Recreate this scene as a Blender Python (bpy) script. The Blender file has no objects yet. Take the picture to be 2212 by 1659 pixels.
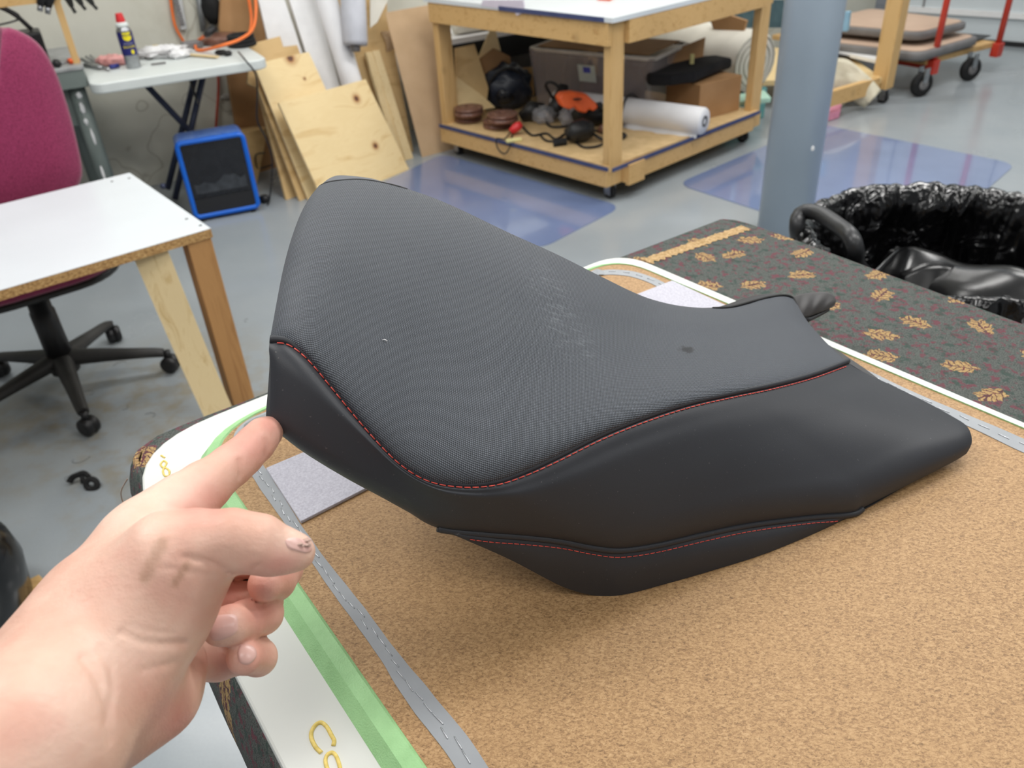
import bpy, bmesh, math, random
import numpy as np
from mathutils import Vector, Matrix, noise
random.seed(7)
SC = bpy.context.scene
COL = SC.collection
# ------------------------------------------------------------------ camera
F_PX = 1752.6; PITCH = .57607; ROLL = .06179; CAM = Vector((0, 0, 1.45))
T = 1.03                                   # height of the carpeted bench's board
_f = Vector((0, math.cos(PITCH), -math.sin(PITCH))); _r = Vector((1, 0, 0)); _d = _f.cross(_r)
RX = math.cos(ROLL)*_r + math.sin(ROLL)*_d
DX = -math.sin(ROLL)*_r + math.cos(ROLL)*_d
cam = bpy.data.objects.new('camera', bpy.data.cameras.new('camera')); COL.objects.link(cam)
m = Matrix((RX, -DX, -_f)).transposed().to_4x4(); m.translation = CAM
cam.matrix_world = m
cam.data.sensor_width = 36; cam.data.lens = F_PX/2212*36
cam.data.clip_start = .02; cam.data.clip_end = 60
cam.data.dof.use_dof = True; cam.data.dof.focus_distance = .50; cam.data.dof.aperture_fstop = 13
SC.camera = cam
def ray(px, py): return _f + RX*((px-1106)/F_PX) + DX*((py-829.5)/F_PX)
def dep(px, py, t): return CAM + ray(px, py)*t            # a point t metres ahead of the camera
def onz(px, py, z=0):
    r = ray(px, py); return CAM + r*((z-CAM.z)/r.z)        # a point on the level plane z
def hit(px, py, p0, n):
    r = ray(px, py); return CAM + r*((p0-CAM).dot(n)/r.dot(n))
# ------------------------------------------------------------------ materials
def srgb(c):
    return tuple((x/255/12.92 if x/255 <= .04045 else ((x/255+.055)/1.055)**2.4) for x in c)+(1,)
class NT:
    def __init__(s, name):
        s.m = bpy.data.materials.new(name); s.m.use_nodes = True
        s.t = s.m.node_tree; s.n = s.t.nodes; s.b = s.n['Principled BSDF']
    def a(s, typ, **kw):
        n = s.n.new(typ)
        for k, v in kw.items(): setattr(n, k, v)
        return n
    def l(s, a, b): s.t.links.new(a, b)
    def coord(s, scale=(1, 1, 1), kind='Object', rot=(0, 0, 0)):
        tc = s.a('ShaderNodeTexCoord'); mp = s.a('ShaderNodeMapping')
        mp.inputs['Scale'].default_value = scale; mp.inputs['Rotation'].default_value = rot
        s.l(tc.outputs[kind], mp.inputs[0]); return mp.outputs[0]
    def noise(s, co, scale, detail=3, rough=.5, dist=0):
        n = s.a('ShaderNodeTexNoise'); n.inputs['Scale'].default_value = scale
        n.inputs['Detail'].default_value = detail; n.inputs['Roughness'].default_value = rough
        n.inputs['Distortion'].default_value = dist
        if co is not None: s.l(co, n.inputs['Vector'])
        return n.outputs['Fac']
    def ramp(s, fac, stops, interp='LINEAR'):
        r = s.a('ShaderNodeValToRGB'); r.color_ramp.interpolation = interp
        e = r.color_ramp.elements
        while len(e) < len(stops): e.new(.5)
        for i, (p, c) in enumerate(stops):
            e[i].position = p; e[i].color = srgb(c) if len(c) == 3 else c
        s.l(fac, r.inputs[0]); return r.outputs[0]
    def mix(s, fac, a, b):
        m = s.a('ShaderNodeMix', data_type='RGBA')
        if isinstance(fac, (int, float)): m.inputs[0].default_value = fac
        else: s.l(fac, m.inputs[0])
        for v, i in ((a, 6), (b, 7)):
            if isinstance(v, tuple): m.inputs[i].default_value = srgb(v) if len(v) == 3 else v
            else: s.l(v, m.inputs[i])
        return m.outputs[2]
    def math(s, op, a, b=None, c=None):
        m = s.a('ShaderNodeMath', operation=op)
        for i, v in enumerate((a, b, c)):
            if v is None: continue
            if isinstance(v, (int, float)): m.inputs[i].default_value = v
            else: s.l(v, m.inputs[i])
        return m.outputs[0]
    def bump(s, h, strength=.3, dist=.002):
        b = s.a('ShaderNodeBump'); b.inputs['Strength'].default_value = strength; b.inputs['Distance'].default_value = dist
        s.l(h, b.inputs['Height']); s.l(b.outputs[0], s.b.inputs['Normal'])
    def set(s, color=None, rough=None, metal=None, **kw):
        if color is not None:
            if isinstance(color, tuple): s.b.inputs['Base Color'].default_value = srgb(color)
            else: s.l(color, s.b.inputs['Base Color'])
        if rough is not None:
            if isinstance(rough, (int, float)): s.b.inputs['Roughness'].default_value = rough
            else: s.l(rough, s.b.inputs['Roughness'])
        if metal is not None: s.b.inputs['Metallic'].default_value = metal
        for k, v in kw.items(): s.b.inputs[k.replace('_', ' ')].default_value = v
        return s.m
def plain(name, color, rough=.5, var=10, scale=20, metal=0, bump=0, bscale=300, **kw):
    t = NT(name); co = t.coord()
    lo = tuple(max(0, c-var) for c in color); hi = tuple(min(255, c+var) for c in color)
    t.set(t.ramp(t.noise(co, scale, 4), [(.3, lo), (.7, hi)]), rough, metal, **kw)
    if bump: t.bump(t.noise(co, bscale, 2), bump, .002)
    return t.m
def wood(name, light, dark, rot=(0, 0, 0), scale=1., knots=True, rough=.6, stretch=(1, 14, 14)):
    t = NT(name); co = t.coord(stretch, 'Object', rot)
    g = t.noise(co, 3*scale, 4, .6, 1.2)
    c = t.ramp(g, [(.3, dark), (.48, light), (.56, tuple(int(a*.93+b*.07) for a, b in zip(light, dark))), (.75, light)])
    fine = t.noise(co, 25*scale, 2)
    c = t.mix(t.math('MULTIPLY', fine, .35), c, tuple(int(a*.5+b*.5) for a, b in zip(light, dark)))
    if knots:
        v = t.a('ShaderNodeTexVoronoi'); v.inputs['Scale'].default_value = 3.0; v.inputs['Randomness'].default_value = 1
        t.l(t.coord((1, 1, 1)), v.inputs['Vector'])
        k = t.ramp(v.outputs['Distance'], [(.0, (255, 255, 255)), (.05, (190, 190, 190)), (.10, (0, 0, 0))])
        c = t.mix(t.math('MULTIPLY', k, .4), c, tuple(int(x*.6) for x in dark))
    t.set(c, rough); t.bump(fine, .08, .001); return t.m
M = {}
M['pine'] = wood('pine_lumber', (214, 176, 118), (186, 142, 84))
M['pine_v'] = wood('pine_lumber_upright', (214, 177, 120), (190, 148, 90), stretch=(14, 14, 1))
M['pine_pale'] = wood('pale_pine_board', (226, 204, 158), (202, 172, 120), stretch=(14, 14, 1.2), knots=True)
M['oak_v'] = wood('stained_post', (190, 142, 88), (158, 110, 62), stretch=(14, 14, 1), knots=False)
def knotwood(name, knots, light=(236, 212, 162), dark=(218, 186, 130)):
    t = NT(name); co = t.coord(); w = None
    dsum = None; kc = None
    for (p, r) in knots:
        v = t.a('ShaderNodeVectorMath', operation='DISTANCE'); t.l(co, v.inputs[0]); v.inputs[1].default_value = p
        d = t.math('DIVIDE', v.outputs['Value'], r)
        g = t.math('DIVIDE', 1.0, t.math('ADD', 1.0, t.math('MULTIPLY', d, d)))
        dsum = g if dsum is None else t.math('ADD', dsum, g)
    warp = t.a('ShaderNodeVectorMath', operation='MULTIPLY_ADD'); cmb = t.a('ShaderNodeCombineXYZ'); t.l(dsum, cmb.inputs[2]); cmb.inputs[0].default_value = 0
    t.l(cmb.outputs[0], warp.inputs[0]); warp.inputs[1].default_value = (0, 0, .10); t.l(co, warp.inputs[2])
    mp = t.a('ShaderNodeMapping'); mp.inputs['Scale'].default_value = (1.2, 1.2, 6); t.l(warp.outputs[0], mp.inputs[0])
    g = t.noise(mp.outputs[0], 2.6, 4, .55, .8)
    c = t.ramp(g, [(.3, dark), (.46, light), (.54, tuple(int(a*.85+b*.15) for a, b in zip(light, dark))), (.62, light), (.8, dark)])
    c = t.mix(t.ramp(dsum, [(.30, (0, 0, 0)), (.62, (200, 200, 200)), (.80, (255, 255, 255))]), c, (176, 122, 70))
    c = t.mix(t.ramp(t.math('ADD', dsum, t.math('MULTIPLY', t.noise(co, 60, 2), .1)), [(.84, (0, 0, 0)), (.9, (255, 255, 255))]), c, (96, 62, 46))
    t.set(c, .6); return t.m
M['ply'] = wood('plywood_face', (234, 208, 156), (216, 184, 128), stretch=(1.2, 1.2, 5), scale=.6)
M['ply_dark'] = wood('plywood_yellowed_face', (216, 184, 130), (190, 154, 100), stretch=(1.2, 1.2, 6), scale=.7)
M['plyedge'] = wood('plywood_edge', (196, 158, 104), (140, 102, 62), stretch=(60, 60, 2), knots=False)
M['card'] = plain('cardboard', (198, 168, 132), .8, 6, 8)
M['tan'] = plain('tan_board_face', (206, 178, 156), .7, 5, 6)
M['card2'] = plain('brown_cardboard', (168, 128, 86), .8, 8, 6)
M['white_board'] = plain('white_board', (238, 238, 238), .5, 3)
M['white_plastic'] = plain('white_plastic', (214, 220, 218), .45, 5, 6)
M['laminate'] = plain('white_laminate', (216, 222, 226), .28, 3, 3)
M['dark_metal'] = plain('blue_grey_tube_metal', (62, 68, 90), .4, 8, 10, .3)
M['steel'] = plain('bare_steel', (160, 162, 165), .3, 15, 30, .9)
M['grey_paint'] = plain('grey_green_enamel', (112, 122, 118), .4, 8, 5)
M['grey_col'] = plain('grey_blue_gloss_paint', (176, 190, 204), .35, 5, 2, bump=.05, bscale=30)
M['black'] = plain('black_plastic', (26, 26, 28), .45, 6, 20)
M['black_matt'] = plain('matt_black_rubber', (20, 20, 21), .8, 5, 30)
M['chairblack'] = plain('dusty_black_nylon', (44, 43, 42), .55, 14, 7, bump=.15, bscale=400)
M['blue'] = plain('glossy_blue_plastic', (16, 104, 214), .3, 5, 4)
M['red'] = plain('red_enamel', (196, 60, 44), .4, 10, 8)
M['redp'] = plain('red_plastic', (214, 48, 52), .4, 8, 12)
M['orange'] = plain('orange_plastic', (240, 100, 40), .4, 8, 10)
M['cordorange'] = plain('orange_cord_rubber', (240, 120, 50), .5, 10, 10)
M['brown'] = plain('brown_bakelite', (112, 76, 62), .35, 14, 40)
M['teal'] = plain('teal_foam', (100, 160, 160), .9, 10, 30, bump=.3)
M['mint'] = plain('mint_foam', (172, 208, 188), .9, 8, 30, bump=.3)
M['pinkfoam'] = plain('pink_foam', (226, 150, 176), .9, 10, 30)
M['foamwhite'] = plain('white_foam_roll', (222, 218, 206), .85, 5, 12, bump=.2)
M['paper'] = plain('white_paper_roll', (226, 226, 228), .6, 4, 8)
M['tissue'] = plain('white_tissue', (232, 232, 232), .8, 6, 30, bump=.5, bscale=60)
M['yellow'] = plain('pale_yellow_foam', (224, 214, 150), .8, 8, 30)
M['nail'] = plain('fingernail', (222, 180, 170), .28, 8, 60)
M['greytrim'] = plain('grey_cushion_vinyl', (118, 116, 116), .5, 8, 8)
M['green_label'] = plain('green_label_paper', (30, 150, 90), .5, 6)
M['green'] = plain('green_painted_trim', (158, 206, 146), .55, 7, 60, bump=.3, bscale=900)
M['strip'] = plain('grey_vinyl_strip', (150, 154, 158), .45, 4, 40)
M['staple'] = plain('staple_wire', (190, 192, 196), .38, 6, 200, .9)
M['navy'] = plain('navy_rubber_edge', (62, 72, 112), .5, 6)
M['glass_black'] = plain('black_glass', (28, 30, 36), .12, 4)
M['blackcloth'] = plain('black_fabric', (18, 17, 20), .95, 5, 20, bump=.4)
M['ochre'] = plain('ochre_marker_paint', (234, 208, 116), .6, 16, 300)
M['thread_red'] = plain('red_thread', (222, 84, 72), .7, 18, 300)
M['thread_black'] = plain('black_thread', (20, 20, 20), .7, 5, 300)
M['lint'] = plain('white_lint', (236, 236, 236), .8, 4)
M['clamp'] = plain('dark_clamp_steel', (54, 54, 52), .4, 12, 30, .4)
def _m():
    # painted concrete floor with worn sandy stains
    t = NT('painted_concrete_floor'); co = t.coord()
    base = t.ramp(t.noise(co, 1.3, 5, .6), [(.3, (150, 158, 163)), (.7, (164, 170, 173))])
    st = t.math('MULTIPLY', t.noise(co, .9, 8, .65, .4), t.noise(co, 14, 4))
    mask = t.ramp(st, [(.20, (0, 0, 0)), (.30, (255, 255, 255))])
    sp = t.a('ShaderNodeSeparateXYZ'); t.l(co, sp.inputs[0])
    area = t.ramp(t.math('ADD', t.math('MULTIPLY', t.math('ABSOLUTE', t.math('ADD', sp.outputs[0], 1.15)), .9), t.math('MULTIPLY', t.math('ABSOLUTE', t.math('SUBTRACT', sp.outputs[1], 2.15)), 1.3)), [(.25, (235, 235, 235)), (1., (10, 10, 10))])
    c = t.mix(t.math('MULTIPLY', mask, area), base, (150, 142, 122))
    c = t.mix(t.math('MULTIPLY', t.noise(co, 160, 2), .25), c, (122, 128, 134))
    t.set(c, t.ramp(t.noise(co, 3, 4), [(.3, (104, 104, 104)), (.7, (145, 145, 145))])); t.bump(t.noise(co, 40, 4), .05, .003); M['floor'] = t.m
    # old plastered block wall
    t = NT('painted_plaster_wall'); co = t.coord()
    c = t.ramp(t.noise(co, 2.2, 6, .6), [(.25, (186, 184, 168)), (.45, (204, 203, 190)), (.75, (212, 211, 200))])
    v = t.a('ShaderNodeTexVoronoi', feature='DISTANCE_TO_EDGE'); v.inputs['Scale'].default_value = .9
    w = t.a('ShaderNodeVectorMath', operation='ADD'); nz = t.a('ShaderNodeTexNoise'); nz.inputs['Scale'].default_value = 3
    t.l(co, nz.inputs['Vector']); t.l(co, w.inputs[0]); t.l(nz.outputs['Color'], w.inputs[1]); t.l(w.outputs[0], v.inputs['Vector'])
    cr = t.ramp(v.outputs['Distance'], [(0, (255, 255, 255)), (.012, (0, 0, 0))])
    c = t.mix(t.math('MULTIPLY', cr, .5), c, (140, 132, 116))
    t.set(c, .7); t.bump(t.noise(co, 12, 5), .25, .01); M['wall'] = t.m
    # tempered hardboard
    t = NT('brown_hardboard'); co = t.coord()
    f1 = t.noise(t.coord((1, 1.6, 1), rot=(0, 0, .5)), 420, 3, .7, .6)
    c = t.ramp(f1, [(.30, (96, 70, 44)), (.43, (146, 112, 74)), (.56, (176, 141, 98)), (.75, (196, 164, 122))])
    c = t.mix(t.ramp(t.noise(co, 900, 1), [(.68, (0, 0, 0)), (.72, (200, 200, 200))]), c, (70, 48, 30))
    c = t.mix(t.math('MULTIPLY', t.noise(co, 5, 3), .35), c, (186, 146, 98))
    t.set(c, .6); t.bump(f1, .15, .0006); M['hardboard'] = t.m
    # chipboard edge
    t = NT('chipboard_edge'); co = t.coord((1, 1, 2))
    c = t.ramp(t.noise(co, 130, 4, .7), [(.32, (120, 84, 46)), (.5, (184, 142, 88)), (.68, (214, 178, 122))])
    t.set(c, .8); t.bump(t.noise(co, 130, 3), .4, .002); M['chip'] = t.m
    # patterned carpet: dark green ground, maroon flecks, tan leaf clusters
    t = NT('leaf_pattern_carpet'); co = t.coord()
    g = t.ramp(t.noise(co, 900, 3, .7), [(.35, (58, 62, 60)), (.6, (100, 104, 100))])
    mar = t.ramp(t.noise(co, 130, 3, .6), [(.54, (0, 0, 0)), (.60, (255, 255, 255))])
    g = t.mix(t.math('MULTIPLY', mar, .75), g, (112, 60, 72))
    grn = t.ramp(t.noise(t.coord((1, 1, 1), rot=(0, 0, 1)), 100, 3, .6), [(.56, (0, 0, 0)), (.62, (255, 255, 255))])
    g = t.mix(t.math('MULTIPLY', grn, .7), g, (56, 74, 68))
    vo = t.a('ShaderNodeTexVoronoi', voronoi_dimensions='2D'); vo.inputs['Scale'].default_value = 15.5; vo.inputs['Randomness'].default_value = .55
    t.l(co, vo.inputs['Vector'])
    s2 = t.a('ShaderNodeVectorMath', operation='SUBTRACT'); sc = t.a('ShaderNodeVectorMath', operation='SCALE'); sc.inputs['Scale'].default_value = 1.0
    wob = t.a('ShaderNodeTexNoise'); wob.inputs['Scale'].default_value = 160; wob.inputs['Detail'].default_value = 2; t.l(co, wob.inputs['Vector']); wsc = t.a('ShaderNodeVectorMath', operation='MULTIPLY_ADD'); t.l(wob.outputs['Color'], wsc.inputs[0]); wsc.inputs[1].default_value = (.009, .009, 0); wc = t.a('ShaderNodeVectorMath', operation='SUBTRACT'); t.l(co, wc.inputs[0]); wc.inputs[1].default_value = (.0045, .0045, 0); t.l(wc.outputs[0], wsc.inputs[2]); t.l(wsc.outputs[0], s2.inputs[0]); t.l(vo.outputs['Position'], s2.inputs[1])
    # local leaf coordinates turned by a random angle per leaf
    sep = t.a('ShaderNodeSeparateXYZ'); t.l(s2.outputs[0], sep.inputs[0])
    sepc = t.a('ShaderNodeSeparateColor'); t.l(vo.outputs['Color'], sepc.inputs[0])
    ang = t.math('MULTIPLY', sepc.outputs[0], 6.28)
    ca = t.math('COSINE', ang); sa = t.math('SINE', ang)
    x = t.math('ADD', t.math('MULTIPLY', sep.outputs[0], ca), t.math('MULTIPLY', sep.outputs[1], sa))
    y = t.math('SUBTRACT', t.math('MULTIPLY', sep.outputs[1], ca), t.math('MULTIPLY', sep.outputs[0], sa))
    rad = t.math('SQRT', t.math('ADD', t.math('POWER', t.math('DIVIDE', x, .0180), 2), t.math('POWER', t.math('DIVIDE', y, .0120), 2)))
    lob = t.math('ADD', .86, t.math('MULTIPLY', t.math('SINE', t.math('MULTIPLY', t.math('ARCTAN2', y, x), 8)), .12))
    inside = t.math('LESS_THAN', rad, lob)
    vein = t.math('ADD', t.math('ABSOLUTE', t.math('SINE', t.math('ADD', t.math('MULTIPLY', x, 520), t.math('MULTIPLY', t.math('ABSOLUTE', y), -430)))), t.math('MULTIPLY', t.noise(co, 350, 2), .5))
    vn = t.math('GREATER_THAN', vein, .62)
    spine = t.math('GREATER_THAN', t.math('ABSOLUTE', y), .0009)
    leaf = t.math('MULTIPLY', t.math('MULTIPLY', inside, vn), spine)
    g = t.mix(t.math('MULTIPLY', inside, .55), g, (96, 44, 52))
    c = t.mix(leaf, g, t.ramp(t.noise(co, 500, 2), [(.35, (140, 112, 76)), (.65, (186, 158, 112))]))
    t.set(c, .95, Specular_IOR_Level=.15); t.bump(t.noise(co, 1500, 2), .5, .001); M['carpet'] = t.m
    # burgundy upholstery
    t = NT('burgundy_tweed'); co = t.coord()
    n = t.noise(co, 320, 3, .7)
    t.set(t.ramp(n, [(.3, (94, 26, 56)), (.5, (140, 46, 84)), (.7, (166, 66, 104))]), .95, Sheen_Weight=.4, Specular_IOR_Level=.2)
    t.bump(n, .5, .002); M['burg'] = t.m
    # bluish chair mat
    t = NT('blue_tinted_vinyl_mat'); co = t.coord()
    t.set(t.ramp(t.noise(co, 1.8, 3), [(.3, (106, 122, 160)), (.7, (124, 140, 178))]), .14, Coat_Weight=.7, Specular_IOR_Level=.7)
    t.bump(t.noise(co, 2.5, 2), .05, .01); M['mat'] = t.m
    # seat: fine textured non-slip vinyl
    t = NT('textured_grip_vinyl'); co = t.coord((1, 1, 1), 'UV')
    sp = t.a('ShaderNodeSeparateXYZ'); t.l(co, sp.inputs[0])
    k = 2*math.pi/.0023
    a = t.math('SINE', t.math('MULTIPLY', t.math('ADD', sp.outputs[0], t.math('MULTIPLY', sp.outputs[1], .9)), k))
    b = t.math('SINE', t.math('MULTIPLY', t.math('SUBTRACT', sp.outputs[0], t.math('MULTIPLY', sp.outputs[1], .9)), k))
    h = t.math('MULTIPLY', a, b)
    c = t.ramp(h, [(.0, (52, 56, 62)), (.35, (85, 90, 98)), (.9, (112, 118, 127))])
    # chalky scuffs and one dark smudge, in panel coordinates
    sc1 = t.math('MULTIPLY', t.ramp(t.noise(t.coord((1, 6, 1), 'UV', (0, 0, -.35)), 60, 5, .85), [(.50, (0, 0, 0)), (.66, (255, 255, 255))]),
                 t.ramp(t.math('ABSOLUTE', t.math('SUBTRACT', sp.outputs[0], t.math('ADD', .158, t.math('MULTIPLY', sp.outputs[1], .45)))), [(.008, (230, 230, 230)), (.03, (0, 0, 0))]))
    c = t.mix(t.math('MULTIPLY', t.math('MULTIPLY', sc1, t.ramp(sp.outputs[1], [(.02, (0, 0, 0)), (.05, (255, 255, 255)), (.12, (255, 255, 255)), (.15, (0, 0, 0))])), .42), c, (150, 156, 162))
    dd = t.math('ADD', t.math('POWER', t.math('DIVIDE', t.math('SUBTRACT', sp.outputs[0], SMX), .014), 2), t.math('POWER', t.math('DIVIDE', t.math('SUBTRACT', sp.outputs[1], SMY), .010), 2))
    dd = t.math('ADD', dd, t.math('MULTIPLY', t.noise(co, 180, 3), 1.2))
    c = t.mix(t.ramp(dd, [(.7, (235, 235, 235)), (1.9, (0, 0, 0))]), c, (14, 15, 18))
    t.set(c, .50, Specular_IOR_Level=.42); t.bump(h, .45, .0006); M['grip'] = t.m
    t = NT('smooth_black_vinyl'); co = t.coord()
    c = t.ramp(t.noise(co, 6, 3), [(.3, (44, 46, 51)), (.7, (51, 53, 58))])
    c = t.mix(t.ramp(t.noise(co, 700, 1, .3), [(.76, (0, 0, 0)), (.80, (110, 110, 110))]), c, (170, 165, 160))
    t.set(c, .50, Specular_IOR_Level=.4); t.bump(t.noise(co, 1400, 2), .10, .0005); M['vinyl'] = t.m
    t = NT('felt_square'); co = t.coord()
    t.set(t.ramp(t.noise(co, 500, 4, .7), [(.3, (176, 174, 186)), (.7, (208, 207, 216))]), 1, Sheen_Weight=.2); t.bump(t.noise(co, 600, 4), .5, .001); M['felt'] = t.m
    t = NT('crumpled_black_film'); co = t.coord()
    t.set((9, 9, 10), .16, Coat_Weight=.3); t.bump(t.noise(co, 9, 2, .45, 2.5), .7, .03); M['film'] = t.m
    t = NT('black_vinyl_offcut'); t.set((16, 16, 17), .25); t.bump(t.noise(t.coord(), 8, 2), .3, .01); M['filmsoft'] = t.m
    t = NT('heater_grille'); co = t.coord((1, 1, 1))
    w = t.a('ShaderNodeTexWave', wave_type='BANDS', bands_direction='Z'); w.inputs['Scale'].default_value = 45; t.l(co, w.inputs[0])
    t.set(t.ramp(w.outputs['Fac'], [(.4, (8, 8, 9)), (.6, (46, 46, 50))]), .4); M['grille'] = t.m
    t = NT('blue_wave_pattern'); co = t.coord((1, 1, 1))
    w = t.a('ShaderNodeTexWave', wave_type='BANDS', bands_direction='Y'); w.inputs['Scale'].default_value = 14; w.inputs['Distortion'].default_value = 6; w.inputs['Detail Scale'].default_value = 12
    t.l(co, w.inputs[0]); t.set(t.ramp(w.outputs['Fac'], [(.35, (16, 90, 200)), (.65, (120, 160, 226))]), .4); M['bluewave'] = t.m
    t = NT('clear_storage_plastic'); t.set((196, 184, 182), .3, Alpha=.30); M['clear'] = t.m
    t = NT('clear_bag_film'); t.set((215, 215, 220), .12, Alpha=.30); t.bump(t.noise(t.coord(), 40, 4), .9, .01); M['bag'] = t.m
    t = NT('milky_poly_sheet'); t.set((222, 214, 190), .45, Alpha=.85); t.bump(t.noise(t.coord(), 14, 4), .6, .02); M['poly'] = t.m
    # skin
    t = NT('skin'); co = t.coord()
    c = t.ramp(t.noise(co, 22, 4, .55), [(.3, (214, 166, 146)), (.5, (228, 186, 166)), (.7, (237, 203, 184))])
    c = t.mix(t.math('MULTIPLY', t.ramp(t.noise(t.coord((1, 1, 1), rot=(1, 0, 0)), 40, 3), [(.52, (0, 0, 0)), (.68, (255, 255, 255))]), .22), c, (216, 140, 126))
    at = t.a('ShaderNodeAttribute', attribute_name='flush'); c = t.mix(t.math('MULTIPLY', at.outputs['Fac'], .55), c, (216, 132, 122))
    a2 = t.a('ShaderNodeAttribute', attribute_name='grime'); c = t.mix(t.math('MULTIPLY', a2.outputs['Fac'], .5), c, (158, 122, 92))
    t.set(c, .46, Subsurface_Weight=.10, Subsurface_Scale=.006, Specular_IOR_Level=.35)
    t.b.inputs['Subsurface Radius'].default_value = (1, .35, .2)
    t.bump(t.math('ADD', t.noise(co, 420, 3, .6), t.math('MULTIPLY', t.noise(t.coord((1, 3, 1)), 60, 3), 1.2)), .22, .0012); M['skin'] = t.m
SMX, SMY = .313, .1045
_m()
M['grip_grey'] = plain('grey_lip_vinyl', (96, 98, 104), .6, 5, 40)
M['flap'] = plain('dark_flap_vinyl', (62, 60, 60), .6, 8, 20)
def emis(name, c, s):
    t = NT(name); t.b.inputs['Emission Color'].default_value = c+(1,); t.b.inputs['Emission Strength'].default_value = s; return t.m
M['lamp'] = emis('lamp_diffuser', (1, .98, .95), 6)
# ------------------------------------------------------------------ mesh builder
class B:
    def __init__(s): s.v = []; s.f = []; s.uv = None; s.sm = []
    def add(s, v, f, smooth=False):
        o = len(s.v); s.v += [Vector(p) for p in v]; s.f += [[i+o for i in q] for q in f]; s.sm += [smooth]*len(f); return s
    def box(s, c, size, ax=None, az=None):
        c = Vector(c); X = Vector(ax).normalized() if ax else Vector((1, 0, 0)); Z = Vector(az).normalized() if az else Vector((0, 0, 1))
        Y = Z.cross(X).normalized(); Z = X.cross(Y)
        p = [c+X*(i*size[0]/2)+Y*(j*size[1]/2)+Z*(k*size[2]/2) for k in (-1, 1) for j in (-1, 1) for i in (-1, 1)]
        return s.add(p, [(0, 2, 3, 1), (4, 5, 7, 6), (0, 1, 5, 4), (2, 6, 7, 3), (0, 4, 6, 2), (1, 3, 7, 5)])
    def prism(s, pts, off):                 # polygon extruded by vector off
        off = Vector(off); n = len(pts); pts = [Vector(p) for p in pts]
        return s.add(pts+[p+off for p in pts], [list(range(n))[::-1], list(range(n, 2*n))]+[[i, (i+1) % n, (i+1) % n+n, i+n] for i in range(n)])
    def bar(s, a, b, w, h, up=(0, 0, 1)):
        a = Vector(a); b = Vector(b); X = (b-a); L = X.length; X.normalize(); Y = Vector(up).cross(X)
        if Y.length < 1e-3: Y = Vector((0, 1, 0)).cross(X)
        Y.normalize(); Z = X.cross(Y); c = (a+b)/2
        p = [c+X*(i*L/2)+Y*(j*w/2)+Z*(k*h/2) for k in (-1, 1) for j in (-1, 1) for i in (-1, 1)]
        return s.add(p, [(0, 2, 3, 1), (4, 5, 7, 6), (0, 1, 5, 4), (2, 6, 7, 3), (0, 4, 6, 2), (1, 3, 7, 5)])
    def tube(s, path, r, seg=12, closed=False, flat=1.):
        path = [Vector(p) for p in path]; n = len(path); rr = r if isinstance(r, (list, tuple)) else [r]*n
        T0 = None; rings = []; N = None
        for i, p in enumerate(path):
            a = path[(i-1) % n] if (closed or i) else path[i]; b = path[(i+1) % n] if (closed or i < n-1) else path[i]
            t = (b-a).normalized()
            if N is None:
                N = t.orthogonal().normalized()
            else: N = (N-t*N.dot(t)); N = N.normalized() if N.length > 1e-9 else t.orthogonal().normalized()
            Bn = t.cross(N)
            rings.append([p+(N*math.cos(2*math.pi*k/seg)+Bn*math.sin(2*math.pi*k/seg)*flat)*rr[i] for k in range(seg)])
        v = [q for rg in rings for q in rg]; f = []
        for i in range(n if closed else n-1):
            for k in range(seg):
                a = i*seg+k; b = i*seg+(k+1) % seg; c = ((i+1) % n)*seg+(k+1) % seg; d = ((i+1) % n)*seg+k
                f.append((a, b, c, d))
        if not closed: f += [list(range(seg))[::-1], [(n-1)*seg+k for k in range(seg)]]
        return s.add(v, f, True)
    def lathe(s, base, prof, seg=32, axis=(0, 0, 1), smooth=True):
        A = Vector(axis).normalized(); N = A.orthogonal().normalized(); Bn = A.cross(N); base = Vector(base); v = []; f = []
        for r, h in prof:
            for k in range(seg): v.append(base+A*h+(N*math.cos(2*math.pi*k/seg)+Bn*math.sin(2*math.pi*k/seg))*r)
        for i in range(len(prof)-1):
            for k in range(seg): f.append((i*seg+k, i*seg+(k+1) % seg, (i+1)*seg+(k+1) % seg, (i+1)*seg+k))
        f += [list(range(seg))[::-1], [(len(prof)-1)*seg+k for k in range(seg)]]
        return s.add(v, f, smooth)
    def grid(s, rows, smooth=True, closed=False):
        nu = len(rows[0]); v = [p for r in rows for p in r]; f = []
        for i in range(len(rows)-1):
            for k in range(nu if closed else nu-1):
                f.append((i*nu+k, i*nu+(k+1) % nu, (i+1)*nu+(k+1) % nu, (i+1)*nu+k))
        return s.add(v, f, smooth)
    def blob(s, c, r, seg=24, rings=14, nz=0, nf=5, ax=None):
        c = Vector(c); v = []; f = []
        X = Vector(ax).normalized() if ax else Vector((1, 0, 0)); Y = Vector((0, 0, 1)).cross(X).normalized(); Z = X.cross(Y)
        for i in range(rings+1):
            th = math.pi*i/rings
            for k in range(seg):
                ph = 2*math.pi*k/seg; d = Vector((math.sin(th)*math.cos(ph), math.sin(th)*math.sin(ph), math.cos(th)))
                q = 1+nz*noise.noise((d+c*7)*nf*.5)+nz*.4*noise.noise((d+c*7)*nf*1.7)
                v.append(c+(X*d.x*r[0]+Y*d.y*r[1]+Z*d.z*r[2])*q)
        for i in range(rings):
            for k in range(seg): f.append((i*seg+k, (i+1)*seg+k, (i+1)*seg+(k+1) % seg, i*seg+(k+1) % seg))
        return s.add(v, f, True)
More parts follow.
